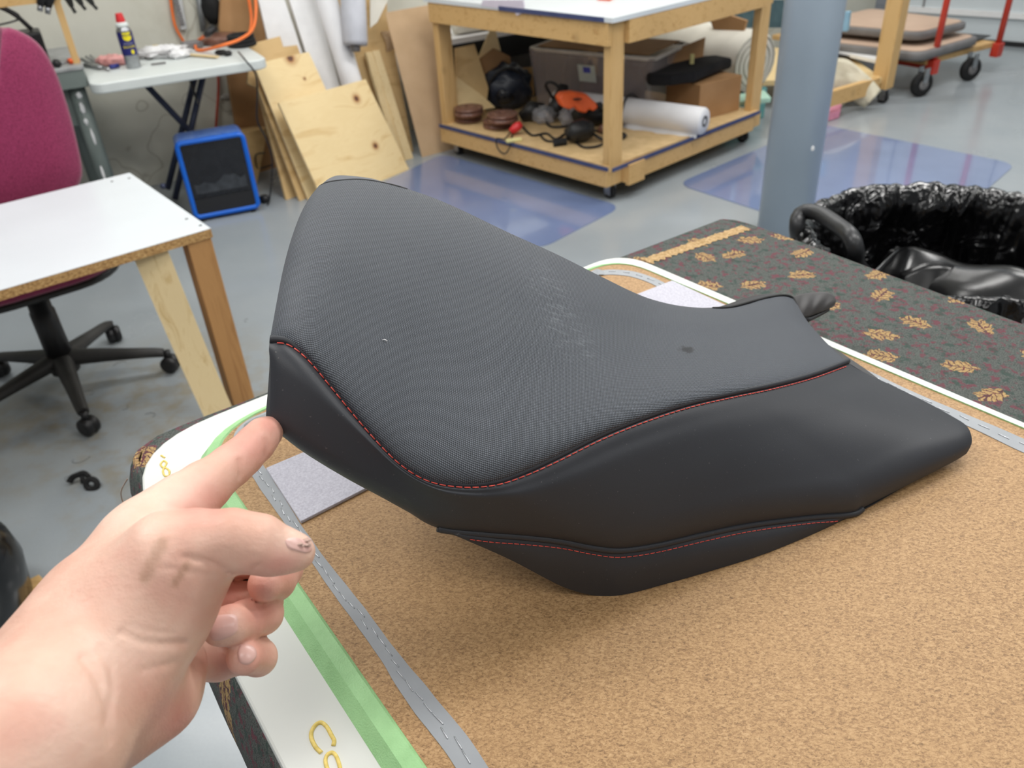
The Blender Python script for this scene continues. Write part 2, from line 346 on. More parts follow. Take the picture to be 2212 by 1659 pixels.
    def build(s, name, mat, root=None, bevel=0, seg=2, subsurf=0, loc=None, solid=0):
        off = root_world(root) if root is not None else (Vector(loc) if loc is not None else sum(s.v, Vector())/len(s.v))
        me = bpy.data.meshes.new(name); me.from_pydata([tuple(p-off) for p in s.v], [], s.f); me.update()
        for p, q in zip(me.polygons, s.sm): p.use_smooth = q
        if s.uv:
            ul = me.uv_layers.new(name='UVMap')
            for lp in me.loops: ul.data[lp.index].uv = s.uv[lp.vertex_index]
        o = bpy.data.objects.new(name, me); COL.objects.link(o); o.data.materials.append(M[mat] if isinstance(mat, str) else mat)
        if root is not None: o.parent = root
        else: o.location = off
        if solid: md = o.modifiers.new('s', 'SOLIDIFY'); md.thickness = solid; md.offset = 0
        if bevel: md = o.modifiers.new('b', 'BEVEL'); md.width = bevel; md.segments = seg; md.limit_method = 'ANGLE'; md.angle_limit = .6; md.harden_normals = False
        if subsurf: md = o.modifiers.new('u', 'SUBSURF'); md.levels = subsurf; md.render_levels = subsurf
        if not s.uv and not any(s.sm): pass
        bm = bmesh.new(); bm.from_mesh(me); bmesh.ops.recalc_face_normals(bm, faces=bm.faces); bm.to_mesh(me); bm.free()
        return o
def root_world(r):
    v = Vector((0, 0, 0))
    while r is not None: v += r.location; r = r.parent
    return v
def thing(name, label, cat, loc, group=None):
    o = bpy.data.objects.new(name, None); COL.objects.link(o); o.location = Vector(loc); o.empty_display_size = .05
    return tag(o, label, cat, group)
def tag(o, label, cat, group=None):
    o['label'] = label; o['category'] = cat
    if group: o['group'] = group
    return o
def struct(o): o['kind'] = 'structure'; return o
def sub(o, name, b, mat, **kw):
    return b.build(name, mat, root=o, **kw)
def cat(P, n):                                # resampled Catmull-Rom through tuples
    P = [np.array(p, float) for p in P]; Q = [2*P[0]-P[1]]+P+[2*P[-1]-P[-2]]; out = []
    for i in range(1, len(Q)-2):
        for k in range(12):
            t = k/12; a, b, c, d = Q[i-1:i+3]
            out.append(.5*((2*b)+(c-a)*t+(2*a-5*b+4*c-d)*t*t+(3*b-a-3*c+d)*t**3))
    out.append(P[-1]); out = np.array(out)
    L = np.concatenate([[0], np.cumsum(np.linalg.norm(np.diff(out[:, :2] if out.shape[1] > 2 and abs(out[:, 0]).max() > 20 else out, axis=0), axis=1))])
    s = np.linspace(0, L[-1], n); return np.array([np.interp(s, L, out[:, j]) for j in range(out.shape[1])]).T
def spline(P, n): return [Vector(p) for p in cat([tuple(p) for p in P], n)]
def rrect(w, d, r, n=6):                      # rounded rectangle outline centred on 0
    o = []
    for cx, cy, a0 in ((w/2-r, d/2-r, 0), (-w/2+r, d/2-r, 90), (-w/2+r, -d/2+r, 180), (w/2-r, -d/2+r, 270)):
        for k in range(n+1):
            a = math.radians(a0+90*k/n); o.append((cx+r*math.cos(a), cy+r*math.sin(a)))
    return o
def frame2(c, ux, uy, pts, z=None): return [Vector(c)+Vector(ux)*a+Vector(uy)*b for a, b in pts]
exec_parts = []
# ================================================================== THE SETTING
WU = Vector((.87, .49, 0)).normalized(); WN = Vector((.49, -.87, 0)).normalized(); W0 = Vector((-1.968, 4.513, 0))
RU = Vector((.713, -.70, 0)).normalized(); R0 = Vector((4.02, 6.687, 0)); RN = Vector((-.70, -.713, 0))
struct(B().prism([(-5, -3, -.05), (9, -3, -.05), (9, 10, -.05), (-5, 10, -.05)], (0, 0, .05)).build('floor', 'floor', loc=(0, 0, 0)))
a = W0-WU*4; b = W0+WU*6.05
struct(B().prism([a, b, b-WN*.12, a-WN*.12], (0, 0, 2.9)).build('wall_back', 'wall', loc=a))
c = R0-RU*.9; d = R0+RU*5
struct(B().prism([c, d, d-RN*.12, c-RN*.12], (0, 0, 2.9)).build('wall_right', plain('white_wall_panel', (206, 214, 218), .5, 3, 2), loc=c))
struct(B().prism([c+RN*.02+Vector((0, 0, .0)), d+RN*.02, d+RN*.001, c+RN*.001], (0, 0, .035)).build('baseboard_right', 'black', loc=c))
struct(B().prism([c+RN*.03+Vector((0, 0, .20)), d+RN*.03+Vector((0, 0, .20)), d+RN*.001+Vector((0, 0, .20)), c+RN*.001+Vector((0, 0, .20))], (0, 0, .04)).build('trim_1', 'white_board', loc=c))
for i, s in enumerate((.15, .98)):
    q = R0+RU*s-RU*.8
    struct(B().box(q+Vector((0, 0, 1.2))+RN*.004, (.012, .012, 2), ax=RU).build('trim_%d' % (i+2), 'greytrim', loc=q))
struct(B().prism([(-5, -3, 2.95), (9, -3, 2.95), (9, 10, 2.95), (-5, 10, 2.95)], (0, 0, .05)).build('ceiling', 'white_board', loc=(0, 0, 2.95)))
# ceiling fixtures, all behind or above the frame
LAMPS = [(-1.6, 3.2, 30), (.2, 3.2, 40), (2.0, 3.4, 40), (-1.2, 1.0, 36), (1.0, 1.3, 40), (2.8, 1.4, 45), (3.4, 5.2, 34), (1.2, 5.3, 30), (1.8, -.8, 15), (-.5, -.6, 17)]
for i, (x, y, pw) in enumerate(LAMPS):
    t = thing('ceiling_light', 'fluorescent ceiling light panel above the workshop, out of view', 'ceiling light', (x, y, 2.86), 'fluorescent ceiling lights')
    sub(t, 'housing', B().box((x, y, 2.92), (1.24, .34, .06)), 'white_board'); sub(t, 'diffuser', B().box((x, y, 2.885), (1.18, .28, .008)), 'lamp')
    L = bpy.data.lights.new('lamp_tube', 'AREA'); L.shape = 'RECTANGLE'; L.size = 1.18; L.size_y = .28; L.energy = pw; L.color = (1, .985, .96)
    o = bpy.data.objects.new('lamp_tube', L); COL.objects.link(o); o.location = (0, 0, .015); o.parent = t
    o.visible_camera = True
w = bpy.data.worlds.new('world'); SC.world = w; w.use_nodes = True
w.node_tree.nodes['Background'].inputs[0].default_value = (.93, .96, 1, 1); w.node_tree.nodes['Background'].inputs[1].default_value = .42
# steel column
p = (onz(1640, 500)+onz(1745, 500))/2; p.z = 0
t = thing('support_column', 'round grey blue painted steel column standing between the carts and the bin', 'column', p)
rc = (onz(1642, 495)-onz(1757, 495)).length/2*.985
sub(t, 'shaft', B().lathe(p, [(rc, 0), (rc, 2.95)], 40), 'grey_col')
q = dep(1754, 321, 1)
fl = hit(1754, 321, p+Vector((0, -rc*.93, 0)), Vector((0, 1, 0)))
sub(t, 'paint_chip', B().blob(fl, (.010, .006, .012), 10, 8, .5), 'white_board', )
p = onz(2062, 78); p.z = 0
tag(B().lathe(p+Vector((.1, .35, 0)), [(.06, 0), (.06, 2.95)], 32).build('pipe_post', 'grey_col', loc=p), 'round grey pipe post standing beyond the red handled dolly', 'post')
# ================================================================== RIGHT-HAND WALL SIDE: dolly and second cart
def wheel(root, name, c, r, w, ax, hub='greytrim'):
    b = sub(root, name, B().lathe(c-ax*w/2, [(r*.55, 0), (r*.9, .0), (r, w*.2), (r, w*.8), (r*.9, w), (r*.55, w)], 28, ax), 'black_matt')
    return b
p0 = onz(1985, 208); p1 = onz(2090, 174)
dz = .20
dA = (onz(2151, 88, dz)-onz(2012, 124, dz)); dLen = dA.length; dA.normalize(); dB = Vector((-dA.y, dA.x, 0))
o_ = onz(2012, 126, dz)
t = thing('flatbed_dolly', 'wooden deck dolly with red tube handles and black wheels by the white wall', 'dolly', (o_.x, o_.y, 0))
sub(t, 'deck', B().prism([o_-dA*.05, o_+dA*dLen, o_+dA*dLen+dB*1.3, o_-dA*.05+dB*1.3], (0, 0, -.035)), 'pine', bevel=.003)
sub(t, 'deck_beam', B().prism([o_+dA*.02+Vector((0, 0, -.036)), o_+dA*.09+Vector((0, 0, -.036)), o_+dA*.09+dB*1.2+Vector((0, 0, -.036)), o_+dA*.02+dB*1.2+Vector((0, 0, -.036))], (0, 0, -.04)), 'red')
for k, s in enumerate((0, dLen)):
    b0 = o_+dA*s-dB*.02; b0.z = .12; b1 = Vector((b0.x, b0.y, 1.0))
    sub(t, 'handle_tube', B().tube([b0, b1], .02, 14), 'red')
    sub(t, 'handle_socket', B().box(b0+Vector((0, 0, .03)), (.065, .055, .09), ax=dA), 'red', bevel=.004)
sub(t, 'handle_crossbar', B().tube([o_-dB*.02+Vector((0, 0, .8)), o_+dA*dLen-dB*.02+Vector((0, 0, .8))], .016, 12), 'red')
for p, rr in ((p0, .075), (p1, .075)):
    c = Vector((p.x, p.y, rr)); wh = wheel(t, 'wheel', c, rr, .045, Vector((dA.x*.3+dB.x, dA.y*.3+dB.y, 0)).normalized())
    wa = Vector((dA.x*.3+dB.x, dA.y*.3+dB.y, 0)).normalized()
    wd = B().lathe(c-wa*.03, [(rr*.35, 0), (rr*.45, .006), (rr*.4, .012)], 20, wa); sub(t, 'wheel_hub', wd, 'greytrim')
    sub(t, 'caster_fork', B().box(c+Vector((0, 0, .06))-wa*.03, (.05, .006, .09), ax=dA), 'steel')
    sub(t, 'caster_fork', B().box(c+Vector((0, 0, .06))+wa*.03, (.05, .006, .09), ax=dA), 'steel')
# padded boards lying on dolly
def pad_board(px, z, h, label, top='card', shift=0):
    c = [onz(x, y, z) for x, y in px]
    t = thing('padded_board', label, 'padded board', c[0], 'padded boards piled on the dolly')
    # rounded outline
    cen = sum(c, Vector())/4; n = []
    for i in range(4):
        a, b, cc = c[i-1], c[i], c[(i+1) % 4]
        for k in range(7):
            s = k/6; r = .09
            pa = b+(a-b).normalized()*r; pb = b+(cc-b).normalized()*r
            n.append(pa*(1-s)**2+b*2*s*(1-s)+pb*s*s)
    rows = []
    for s, dzv in ((.0, .006-h), (.97, -h), (1, -h*.8), (1.0, -h*.2), (.985, 0), (.93, .001)):
        rows.append([cen+(p-cen)*s+Vector((0, 0, dzv)) for p in n])
    sub(t, 'grey_cushion', B().grid(rows, closed=True), 'greytrim')
    sub(t, 'backing_board', B().prism([cen+(p-cen)*.93 for p in n], (0, 0, .006)), top)
    return t
pad_board([(1740, 50), (1990, 72), (2098, 46), (1880, 18)], .36, .05, 'padded board with grey cushion edge, top of the pile on the dolly', 'tan')
pad_board([(1730, 86), (1990, 116), (2122, 78), (1900, 50)], .27, .055, 'padded board with a tan top, directly below the topmost one on the dolly', 'tan')
tag(B().prism([onz(x, y, .207) for x, y in ((1760, 118), (1990, 134), (2140, 78), (1960, 64))], (0, 0, .006)).build('dark_sheet', 'black', loc=onz(1990, 134, .2)), 'thin black sheet lying on the dolly deck under the padded boards', 'sheet')
# second wooden cart (mostly hidden by column)
c2 = onz(1905, 222); c2b = Vector((c2.x, c2.y, 0))
t = thing('rolling_cart', 'wooden rolling cart behind the grey column, only its end post in view', 'cart', c2b)
def caster(root, c, r=.035):
    c = Vector(c); wa = Vector((.8, .6, 0))
    k = sub(root, 'caster', B().lathe(Vector((c.x, c.y, r))-wa*.014, [(r*.6, 0), (r, .004), (r, .024), (r*.6, .028)], 22, wa), 'black_matt')
    sub(k, 'caster_bracket', B().box(Vector((c.x, c.y, r*1.5))-wa*.018, (.04, .004, r*1.9), ax=(wa.y, -wa.x, 0)).box(Vector((c.x, c.y, r*1.5))+wa*.018, (.04, .004, r*1.9), ax=(wa.y, -wa.x, 0)).box(Vector((c.x, c.y, r*2.45)), (.07, .06, .005)), 'steel')
caster(t, c2b)
sub(t, 'post', B().box(c2b+Vector((-.01, .02, .09+.45)), (.10, .10, .9), ax=(.75, .66, 0)), 'pine_v', bevel=.003)
q = [onz(x, y, .16) for x, y in ((1900, 175), (1880, 150), (1700, 110), (1560, 180))]
sub(t, 'shelf', B().prism([onz(1905, 168, .17), onz(1835, 120, .17), onz(1600, 95, .17), onz(1640, 175, .17)], (0, 0, -.03)), 'ply')
sub(t, 'rail', B().bar(onz(1893, 183, .14), onz(1700, 240, .14), .04, .09), 'pine')
tag(B().prism([onz(1810, 118, .205), onz(1905, 140, .205), onz(1930, 122, .205), onz(1840, 108, .205)], (0, 0, .02)).build('coated_board', 'white_board', loc=onz(1850, 120, .2)), 'white edged panel lying on the rear cart behind the column', 'panel')
# milky plastic bag drooping off second cart
rows = []
top = [(1800, 125), (1830, 128), (1862, 150), (1890, 180), (1903, 196)]
bot = [(1788, 235), (1812, 236), (1835, 215), (1850, 222), (1868, 232)]
bp = Vector((1.95, 4.7, 0)); bn = Vector((-.55, -.83, 0))
tp = [hit(x, y, c2b-Vector((.16, .16, 0)), bn) for x, y in top]; bt = [hit(x, y, c2b-Vector((.16, .16, 0)), bn) for x, y in bot]
for i in range(13):
    s = i/12; rows.append([a.lerp(b, s)+bn*(.04*math.sin(s*3.1)+.02*noise.noise((a+b)*9+Vector((0, 0, s*3)))) for a, b in zip(spline(tp, 24), spline(bt, 24))])
tag(B().grid(rows).build('plastic_bag', 'poly', solid=.003), 'crumpled milky plastic bag hanging off the rear cart beside the column', 'bag')
tag(B().prism([hit(x, y, c2b-Vector((.12, .1, 0)), bn) for x, y in ((1795, 150), (1845, 165), (1825, 178), (1790, 182))], -bn*.03).build('teal_foam_offcut', 'teal'), 'teal foam offcut poking out above the milky plastic bag', 'foam')
tag(B().prism([onz(x, y, .0) for x, y in ((1770, 268), (1812, 256), (1816, 242), (1785, 238))], (0, 0, .05)).build('pink_foam_offcut', 'pinkfoam', bevel=.008), 'pink foam offcut on the floor below the milky plastic bag', 'foam')
tag(B().bar(hit(1832, 25, c2b, bn), hit(1827, 66, c2b, bn), .05, .03).build('blue_foam_block', plain('light_blue_foam', (140, 178, 200), .9)), 'light blue foam block standing behind the column by the padded boards', 'foam')
# ================================================================== BIG WOODEN CART
CF = Vector((.548, 3.84, 0)); ca = Vector((-.663, .749, 0)).normalized(); cb = Vector((.755, .656, 0)).normalized()
cb = (cb-ca*cb.dot(ca)).normalized()
LA, LB, TOPZ, SHZ, BOTZ = 1.22, 1.20, .845, .185, .085
t = thing('rolling_cart', 'large pine rolling cart with a white top and loaded lower shelf', 'cart', CF)
cart = t
def cp(a, b, z=0): return CF+ca*a+cb*b+Vector((0, 0, z))
for a, b in ((0, 0), (LA, 0), (0, LB), (LA, LB)):
    sub(t, 'post', B().box(cp(a, b, (BOTZ+TOPZ-.02)/2), (.09, .045, TOPZ-.02-BOTZ), ax=cb), 'pine_v', bevel=.003)
    caster(t, cp(a+(.03 if a < .5 else -.03), b+(.02 if b < .5 else -.02)), .036)
def beamz(z0, z1, nm, out=0):
    for b in (-.045+out, LB+.045):
        sub(t, nm, B().bar(cp(-.02, b, (z0+z1)/2), cp(LA+.02, b, (z0+z1)/2), .04, z1-z0), 'pine', bevel=.002)
    for a in (-.03, LA+.03):
        sub(t, nm, B().bar(cp(a, .046, (z0+z1)/2), cp(a, LB-.046, (z0+z1)/2), .038, z1-z0), 'pine', bevel=.002)
beamz(BOTZ, SHZ-.022, 'shelf_rail'); beamz(TOPZ-.12, TOPZ-.022, 'top_rail')
sub(t, 'corner_block', B().bar(cp(-.055, .05, BOTZ+.04), cp(-.055, .17, BOTZ+.04), .02, .10), 'pine')
sub(t, 'shelf', B().prism([cp(-.02, -.05, SHZ-.02), cp(LA+.02, -.05, SHZ-.02), cp(LA+.02, LB, SHZ-.02), cp(-.05, LB, SHZ-.02)], (0, 0, .02)), plain('particle_shelf', (206, 176, 128), .6, 10, 20))
sub(t, 'shelf_edge_strip', B().bar(cp(-.03, -.067, SHZ-.008), cp(LA+.02, -.067, SHZ-.008), .006, .018).bar(cp(-.052, -.06, SHZ-.008), cp(-.052, LB, SHZ-.008), .006, .018), 'navy')
sub(t, 'top_board', B().prism([cp(-.05, -.07, TOPZ-.02), cp(LA+.05, -.07, TOPZ-.02), cp(LA+.05, LB+.07, TOPZ-.02), cp(-.05, LB+.07, TOPZ-.02)], (0, 0, .02)), 'laminate')
sub(t, 'top_edge_strip', B().bar(cp(.0, -.073, TOPZ-.01), cp(LA*.55, -.073, TOPZ-.01), .006, .02), 'navy')
q = [hit(x, y, cp(0, -.067, 0), -cb) for x, y in ((1045, 0), (1132, 0), (1134, 14), (1126, 30), (1118, 33), (1110, 20), (1075, 17), (1040, 12))]
sub(t, 'paint_drip', B().prism(q, -cb*.006), plain('lilac_paint', (216, 208, 222), .4, 4))
tag(B().prism([onz(x, y, TOPZ+.001) for x, y in ((1290, 0), (1318, 2), (1330, -6), (1300, -8))], (0, 0, .012)).build('orange_pad', 'orange', loc=cp(.2, .1, TOPZ)), 'orange pad lying on the white cart top corner', 'pad')
Z = SHZ
def disc(px, z, r, label, grp='brown discs stacked on the cart shelf', mat='brown', h=.045, name='grinding_disc'):
    c = onz(px[0], px[1], z)
    tag(B().lathe((c.x, c.y, z), [(r*.6, 0), (r*.96, .001), (r, .004), (r, .017), (r*.9, .020), (r*.9, .026), (r, .029), (r*.98, .040), (r*.84, .0425), (r*.82, .0405), (r*.6, .042), (r*.56, .045), (r*.2, .045), (r*.18, .040), (.001, .040)], 36).build(name, mat), label, 'disc', grp)
disc((1012, 260), Z, .079, 'brown disc, lower of the left stack by the cart post')
disc((1013, 247), Z+.045, .084, 'brown disc, upper of the left stack by the cart post')
disc((1074, 274), Z, .078, 'brown disc, lower of the stack nearest the red plug')
disc((1086, 261), Z+.045, .086, 'brown disc, upper of the stack nearest the red plug')
# dark respirator / router tool behind discs
c = onz(1100, 240, Z)+Vector((0, .05, 0))
t = thing('dust_mask', 'dark blue and grey power tool bundle behind the brown discs', 'tool', (c.x, c.y, Z))
sub(t, 'hood', B().blob(c+Vector((0, .02, .12)), (.14, .10, .135), 28, 16, .25, 5), plain('dark_blue_plastic', (34, 42, 58), .35, 12))
sub(t, 'visor', B().blob(c+Vector((-.02, -.06, .09)), (.055, .03, .05), 20, 12, .1), 'glass_black')
sub(t, 'pad', B().blob(c+Vector((.02, .04, .19)), (.09, .05, .05), 20, 12, .2), plain('grey_cloth_pad', (150, 150, 146), .9))
sub(t, 'strap', B().tube(spline([c+Vector((x, y, z)) for x, y, z in ((-.10, -.03, .03), (-.11, -.04, .15), (-.02, -.05, .24), (.07, -.03, .2), (.12, -.04, .06))], 24), .009, 8), 'black')
def cord(pts, r=.005, mat='black', name='power_cord', label='', root=None, n=40):
    b = B().tube(spline(pts, n), r, 8)
    if root is not None: return sub(root, name, b, mat)
    return tag(b.build(name, mat), label, 'cord')
for px, s, lab in (((1178, 268), (.07, .05, .05), 'clear bag of screws between the brown discs and black tools'), ((1232, 272), (.06, .05, .055), 'clear bag of hardware in front of the orange tool')):
    c = onz(px[0], px[1], Z)+Vector((0, .02, 0)); tag(B().blob(c+Vector((0, 0, s[2]*.85)), s, 26, 14, .35, 7).blob(c+Vector((0, 0, s[2]*.6)), tuple(x*.7 for x in s), 18, 10, .3, 9).build('hardware_bag', 'bag'), lab, 'bag')
# red tool with wire loop
c = onz(1115, 292, Z)
t = thing('red_plug', 'red plastic plug with a thin black wire loop at the shelf edge', 'plug', c)
sub(t, 'body', B().tube([c+Vector((-.03, 0, .02)), c+Vector((-.012, .004, .03)), c+Vector((.012, .01, .045)), c+Vector((.03, .016, .055))], [.016, .022, .024, .016], 14), 'redp')
cord([c+Vector((-.03, -.005, .02)), hit(1090, 300, cp(0, -.085), -cb), hit(1072, 300, cp(0, -.09), -cb), hit(1076, 322, cp(0, -.09), -cb), hit(1090, 332, cp(0, -.09), -cb), hit(1101, 318, cp(0, -.09), -cb), c+Vector((-.02, -.01, .01))], .004, root=t, name='wire_loop')
c = onz(1110, 306, Z); tag(B().box(c+Vector((0, 0, .008)), (.085, .03, .016), ax=(.9, .2, 0)).build('foam_scrap', 'yellow', bevel=.004), 'pale yellow foam scrap on the cart shelf below the red plug', 'foam')
# black tools heap
def tool(px, label, mat, body, parts, name='power_tool', catg='tool', dy=0, k_=1.35):
    c = onz(px[0], px[1], Z)+Vector((0, dy, 0)); t = thing(name, label, catg, c)
    body = [(tuple(x*k_ for x in p), r*k_) for p, r in body]; parts = [(nm, mt, [tuple(x*k_ for x in p) for p in pts], r*k_) for nm, mt, pts, r in parts]
    sub(t, 'body', B().tube([c+Vector(p) for p, r in body], [r for p, r in body], 18), mat)
    for nm, mt, pts, r in parts: sub(t, nm, B().tube(spline([c+Vector(p) for p in pts], 20), r, 10), mt)
    return t
tool((1250, 308), 'black corded sander lying nearest the front of the cart shelf', 'black', [((-.05, 0, .03), .02), ((-.02, 0, .04), .04), ((.02, .01, .045), .042), ((.05, .02, .04), .03)],
     [('foot', 'black_matt', ((-.05, -.02, .012), (-.085, -.03, .012), (-.1, -.03, .01)), .013), ('cord', 'black', ((.05, .02, .03), (.1, -.02, .008), (.17, -.0, .008), (.18, .05, .008), (.1, .1, .01)), .006)])
tool((1258, 275), 'black tool half under the hardware bags on the cart shelf', 'black', [((-.04, 0, .04), .02), ((0, 0, .055), .04), ((.05, .0, .05), .045), ((.09, .01, .04), .03)],
     [('cord', 'black', ((.09, .01, .03), (.16, .04, .01), (.22, .0, .01), (.28, -.03, .01)), .006)])
tool((1205, 262), 'black corded tool standing behind the bags on the cart shelf', 'black', [((-.03, 0, .03), .03), ((0, 0, .06), .035), ((.02, .02, .10), .03), ((.03, .03, .14), .02)],
     [('cord', 'black', ((-.02, -.02, .1), (-.05, -.05, .16), (-.02, -.06, .17), (.02, -.06, .12), (.05, -.05, .02)), .006)])
tool((1150, 262), 'small dark tool beside the upper brown disc on the cart shelf', 'black', [((-.05, 0, .02), .02), ((0, 0, .045), .04), ((.05, .01, .04), .03)],
     [('cord', 'black', ((.05, .01, .03), (.06, -.09, .006), (.1, -.13, .006), (.18, -.1, .006), (.2, -.03, .006)), .005)])
# orange jigsaw
c = onz(1245, 225, Z+.12)+Vector((.02, -.16, 0)); t = thing('jigsaw', 'orange plastic jigsaw lying on top of the tool heap', 'tool', (c.x, c.y, Z+.05))
gb = []
prof = [(1207, 212, .0), (1216, 202, .02), (1240, 199, .03), (1268, 204, .03), (1288, 222, .02), (1294, 232, .01), (1282, 242, .0), (1274, 236, 0), (1266, 246, .0), (1252, 242, 0), (1243, 232, 0), (1232, 238, 0), (1216, 232, 0)]
pl = c+Vector((0, -.02, 0)); q = [hit(x, y, pl, Vector((.1, -1, .35)).normalized()) for x, y, _ in prof]
sub(t, 'body', B().prism(q, Vector((-.02, .06, .0))), 'orange', bevel=.012, seg=3)
sub(t, 'vent', B().blob(hit(1247, 214, pl-Vector((0, .012, 0)), Vector((.1, -1, .35)).normalized()), (.025, .008, .005), 14, 8, .1), 'black')
sub(t, 'blade_guard', B().blob(hit(1296, 230, pl, Vector((.1, -1, .35)).normalized())+Vector((0, .02, 0)), (.02, .02, .018), 14, 8, .1), 'black')
cord([hit(1296, 232, pl, Vector((0, -1, .3)))]+[onz(x, y, Z+.01) for x, y in ((1330, 245), (1350, 268), (1385, 262), (1390, 240))], .007, root=t, name='cord')
for pts_, lab_ in ((((1165, 290), (1185, 305), (1230, 300), (1262, 318), (1300, 312), (1306, 290), (1280, 280)), 'black power cord looping round the front sander on the cart shelf'), (((1130, 275), (1150, 292), (1180, 288), (1200, 300), (1222, 288)), 'black power cord lying in front of the left hardware bag'), (((1205, 235), (1215, 250), (1240, 262), (1270, 258), (1310, 268), (1340, 262)), 'black power cord between the orange jigsaw and the white roll')):
    cord([onz(x, y, Z+.008) for x, y in pts_], .006, 'black', 'loose_cable', lab_)
tag(B().blob(onz(1372, 262, Z)+Vector((0, .02, .045)), (.08, .05, .045), 24, 12, .3, 7).build('black_strap_bundle', 'black_matt'), 'black strap bundle beside the white roll on the shelf', 'strap')
tag(B().tube(spline([onz(1300, 282, Z+.02), onz(1318, 270, Z+.03), onz(1345, 258, Z+.03)], 12), .028, 14).build('brown_handle_tool', 'brown'), 'brown cylindrical handle behind the front cart post', 'tool')
# white rolled plastic
e0 = onz(1520, 290, Z+.075); e1 = onz(1205, 205, Z+.10); e0 = dep(1522, 258, 4.55)
e0.z = Z+.082; dr = (onz(1200, 215, Z+.085)-onz(1522, 262, Z+.072)); dr.z = 0; Lr = dr.length; dr.normalize(); e0 = onz(1522, 262, Z+.072)
t = thing('plastic_roll', 'white roll of plastic sheeting lying across the cart shelf', 'roll', (e0.x, e0.y, Z))
sub(t, 'sheeting', B().lathe(e0, [(.022, 0), (.062, .0), (.068, .01), (.070, .2), (.070, Lr-.1), (.062, Lr), (.03, Lr)], 40, dr), 'paper')
sub(t, 'core', B().lathe(e0-dr*.003, [(.018, 0.01), (.018, 0), (.028, 0), (.028, .02)], 24, dr), 'black')
fl = [e0+dr*.02+Vector((0, 0, -.08)), e0+dr*.45+Vector((0, 0, -.08))]; pr = Vector((-dr.y, dr.x, 0)); pr = pr if pr.y < 0 else -pr
sub(t, 'loose_end', B().grid([[fl[0].lerp(fl[1], k/10)+pr*(.03+.05*j/5*(1 if k > 1 else .4))+Vector((0, 0, .035*(1-j/5)**2+.004*math.sin(k*1.7)+.003)) for k in range(11)] for j in range(6)]), 'paper', solid=.002)
cord([e0+dr*.45+pr*.088+Vector((0, 0, -.07)), e0+dr*.44+pr*.06+Vector((0, 0, .06)), e0+dr*.43+Vector((0, 0, .092)), e0+dr*.42-pr*.07+Vector((0, 0, .05))], .006, root=t, name='black_tie')
# storage tub
def boxpx(name, pL, pR, z, depth, h, mat, label, catg, group=None, flare=0, bevel=.004, root=None):
    a = onz(*pL, z); b = onz(*pR, z); d = (b-a); n = Vector((-d.y, d.x, 0)).normalized()
    if n.y < 0: n = -n
    q = [a, b, b+n*depth, a+n*depth]; cen = sum(q, Vector())/4
    top = [cen+(p-cen)*(1+flare)+Vector((0, 0, h)) for p in q]
    return q, top, cen
q, tp, cen = boxpx('', (1162, 232), (1398, 262), Z, .40, .33, '', '', '', flare=.10)
q = [p-(q[0]-q[3]).normalized()*.0 for p in q]
t = thing('storage_tub', 'translucent storage tub with a lipped rim and a small label on the cart shelf', 'tub', (cen.x, cen.y, Z))
def shell(q, tp, th=.006):
    cb_ = sum(q, Vector())/4; ct = sum(tp, Vector())/4
    rows = [q, tp]; inn = [[cb_+(p-cb_)*(1-.02)+Vector((0, 0, .005)) for p in q], [ct+(p-ct)*(1-.02) for p in tp]]
    b = B(); v = q+tp+inn[1]+inn[0]; f = [(0, 1, 2, 3)]
    for k in range(4):
        n = (k+1) % 4; f += [(k, n, 4+n, 4+k), (4+k, 4+n, 8+n, 8+k), (8+k, 8+n, 12+n, 12+k)]
    f.append((12, 13, 14, 15)); return b.add(v, f)
sub(t, 'tub_body', shell(q, tp), 'clear', bevel=.03, seg=4)
rim = tp; sub(t, 'rim', B().tube([p for k in range(4) for p in [rim[k].lerp(rim[(k+1) % 4], s) for s in (.06, .35, .65, .94)]], .011, 8, closed=True), plain('tub_rim_plastic', (208, 200, 188), .4))
lab0 = q[0].lerp(q[1], .42).lerp(tp[0].lerp(tp[1], .42), .55); ex = (q[1]-q[0]).normalized(); up = (tp[0]-q[0]).normalized(); nn = ex.cross(up); nn = nn if nn.y < 0 else -nn
sub(t, 'label', B().prism([lab0+nn*.006, lab0+ex*.11+nn*.006, lab0+ex*.11+up*.09+nn*.006, lab0+up*.09+nn*.006], nn*.001), plain('label_paper', (206, 214, 206), .5))
sub(t, 'label_mark', B().prism([lab0+ex*.035+up*.05+nn*.008, lab0+ex*.08+up*.05+nn*.008, lab0+ex*.08+up*.08+nn*.008, lab0+ex*.035+up*.08+nn*.008], nn*.001), plain('label_blue_ink', (70, 76, 180), .5))
for k, (s, u, r, mt) in enumerate(((.2, .25, (.07, .1, .13), 'greytrim'), (.45, .2, (.12, .12, .08), 'pinkish'), (.7, .3, (.1, .1, .12), 'dark'), (.35, .45, (.03, .05, .12), 'dark'))):
    mm = {'pinkish': plain('mauve_fabric', (128, 108, 114), .9, 10), 'dark': plain('dark_grey_fabric', (74, 68, 72), .9, 8)}.get(mt, mt)
    cc = q[0].lerp(q[1], s)+(q[3]-q[0])*.45+Vector((0, 0, r[2]*.95+.01))
    tag(B().blob(cc, r, 20, 12, .3, 6).build('fabric_scrap', mm), ('grey fabric scrap at the left end inside the storage tub', 'mauve fabric scrap in the middle of the storage tub', 'dark fabric scrap at the right inside the storage tub', 'narrow dark scrap standing up inside the storage tub')[k], 'fabric')
tag(B().prism([tp[0].lerp(tp[2], .06)+Vector((0, 0, .012)), tp[1].lerp(tp[3], .06)+Vector((0, 0, .012)), tp[2].lerp(tp[0], .06)+Vector((0, 0, .012)), tp[3].lerp(tp[1], .06)+Vector((0, 0, .012))], (0, 0, .006)).build('card_sheet', 'card2'), 'brown board lying over the open top of the storage tub', 'board')
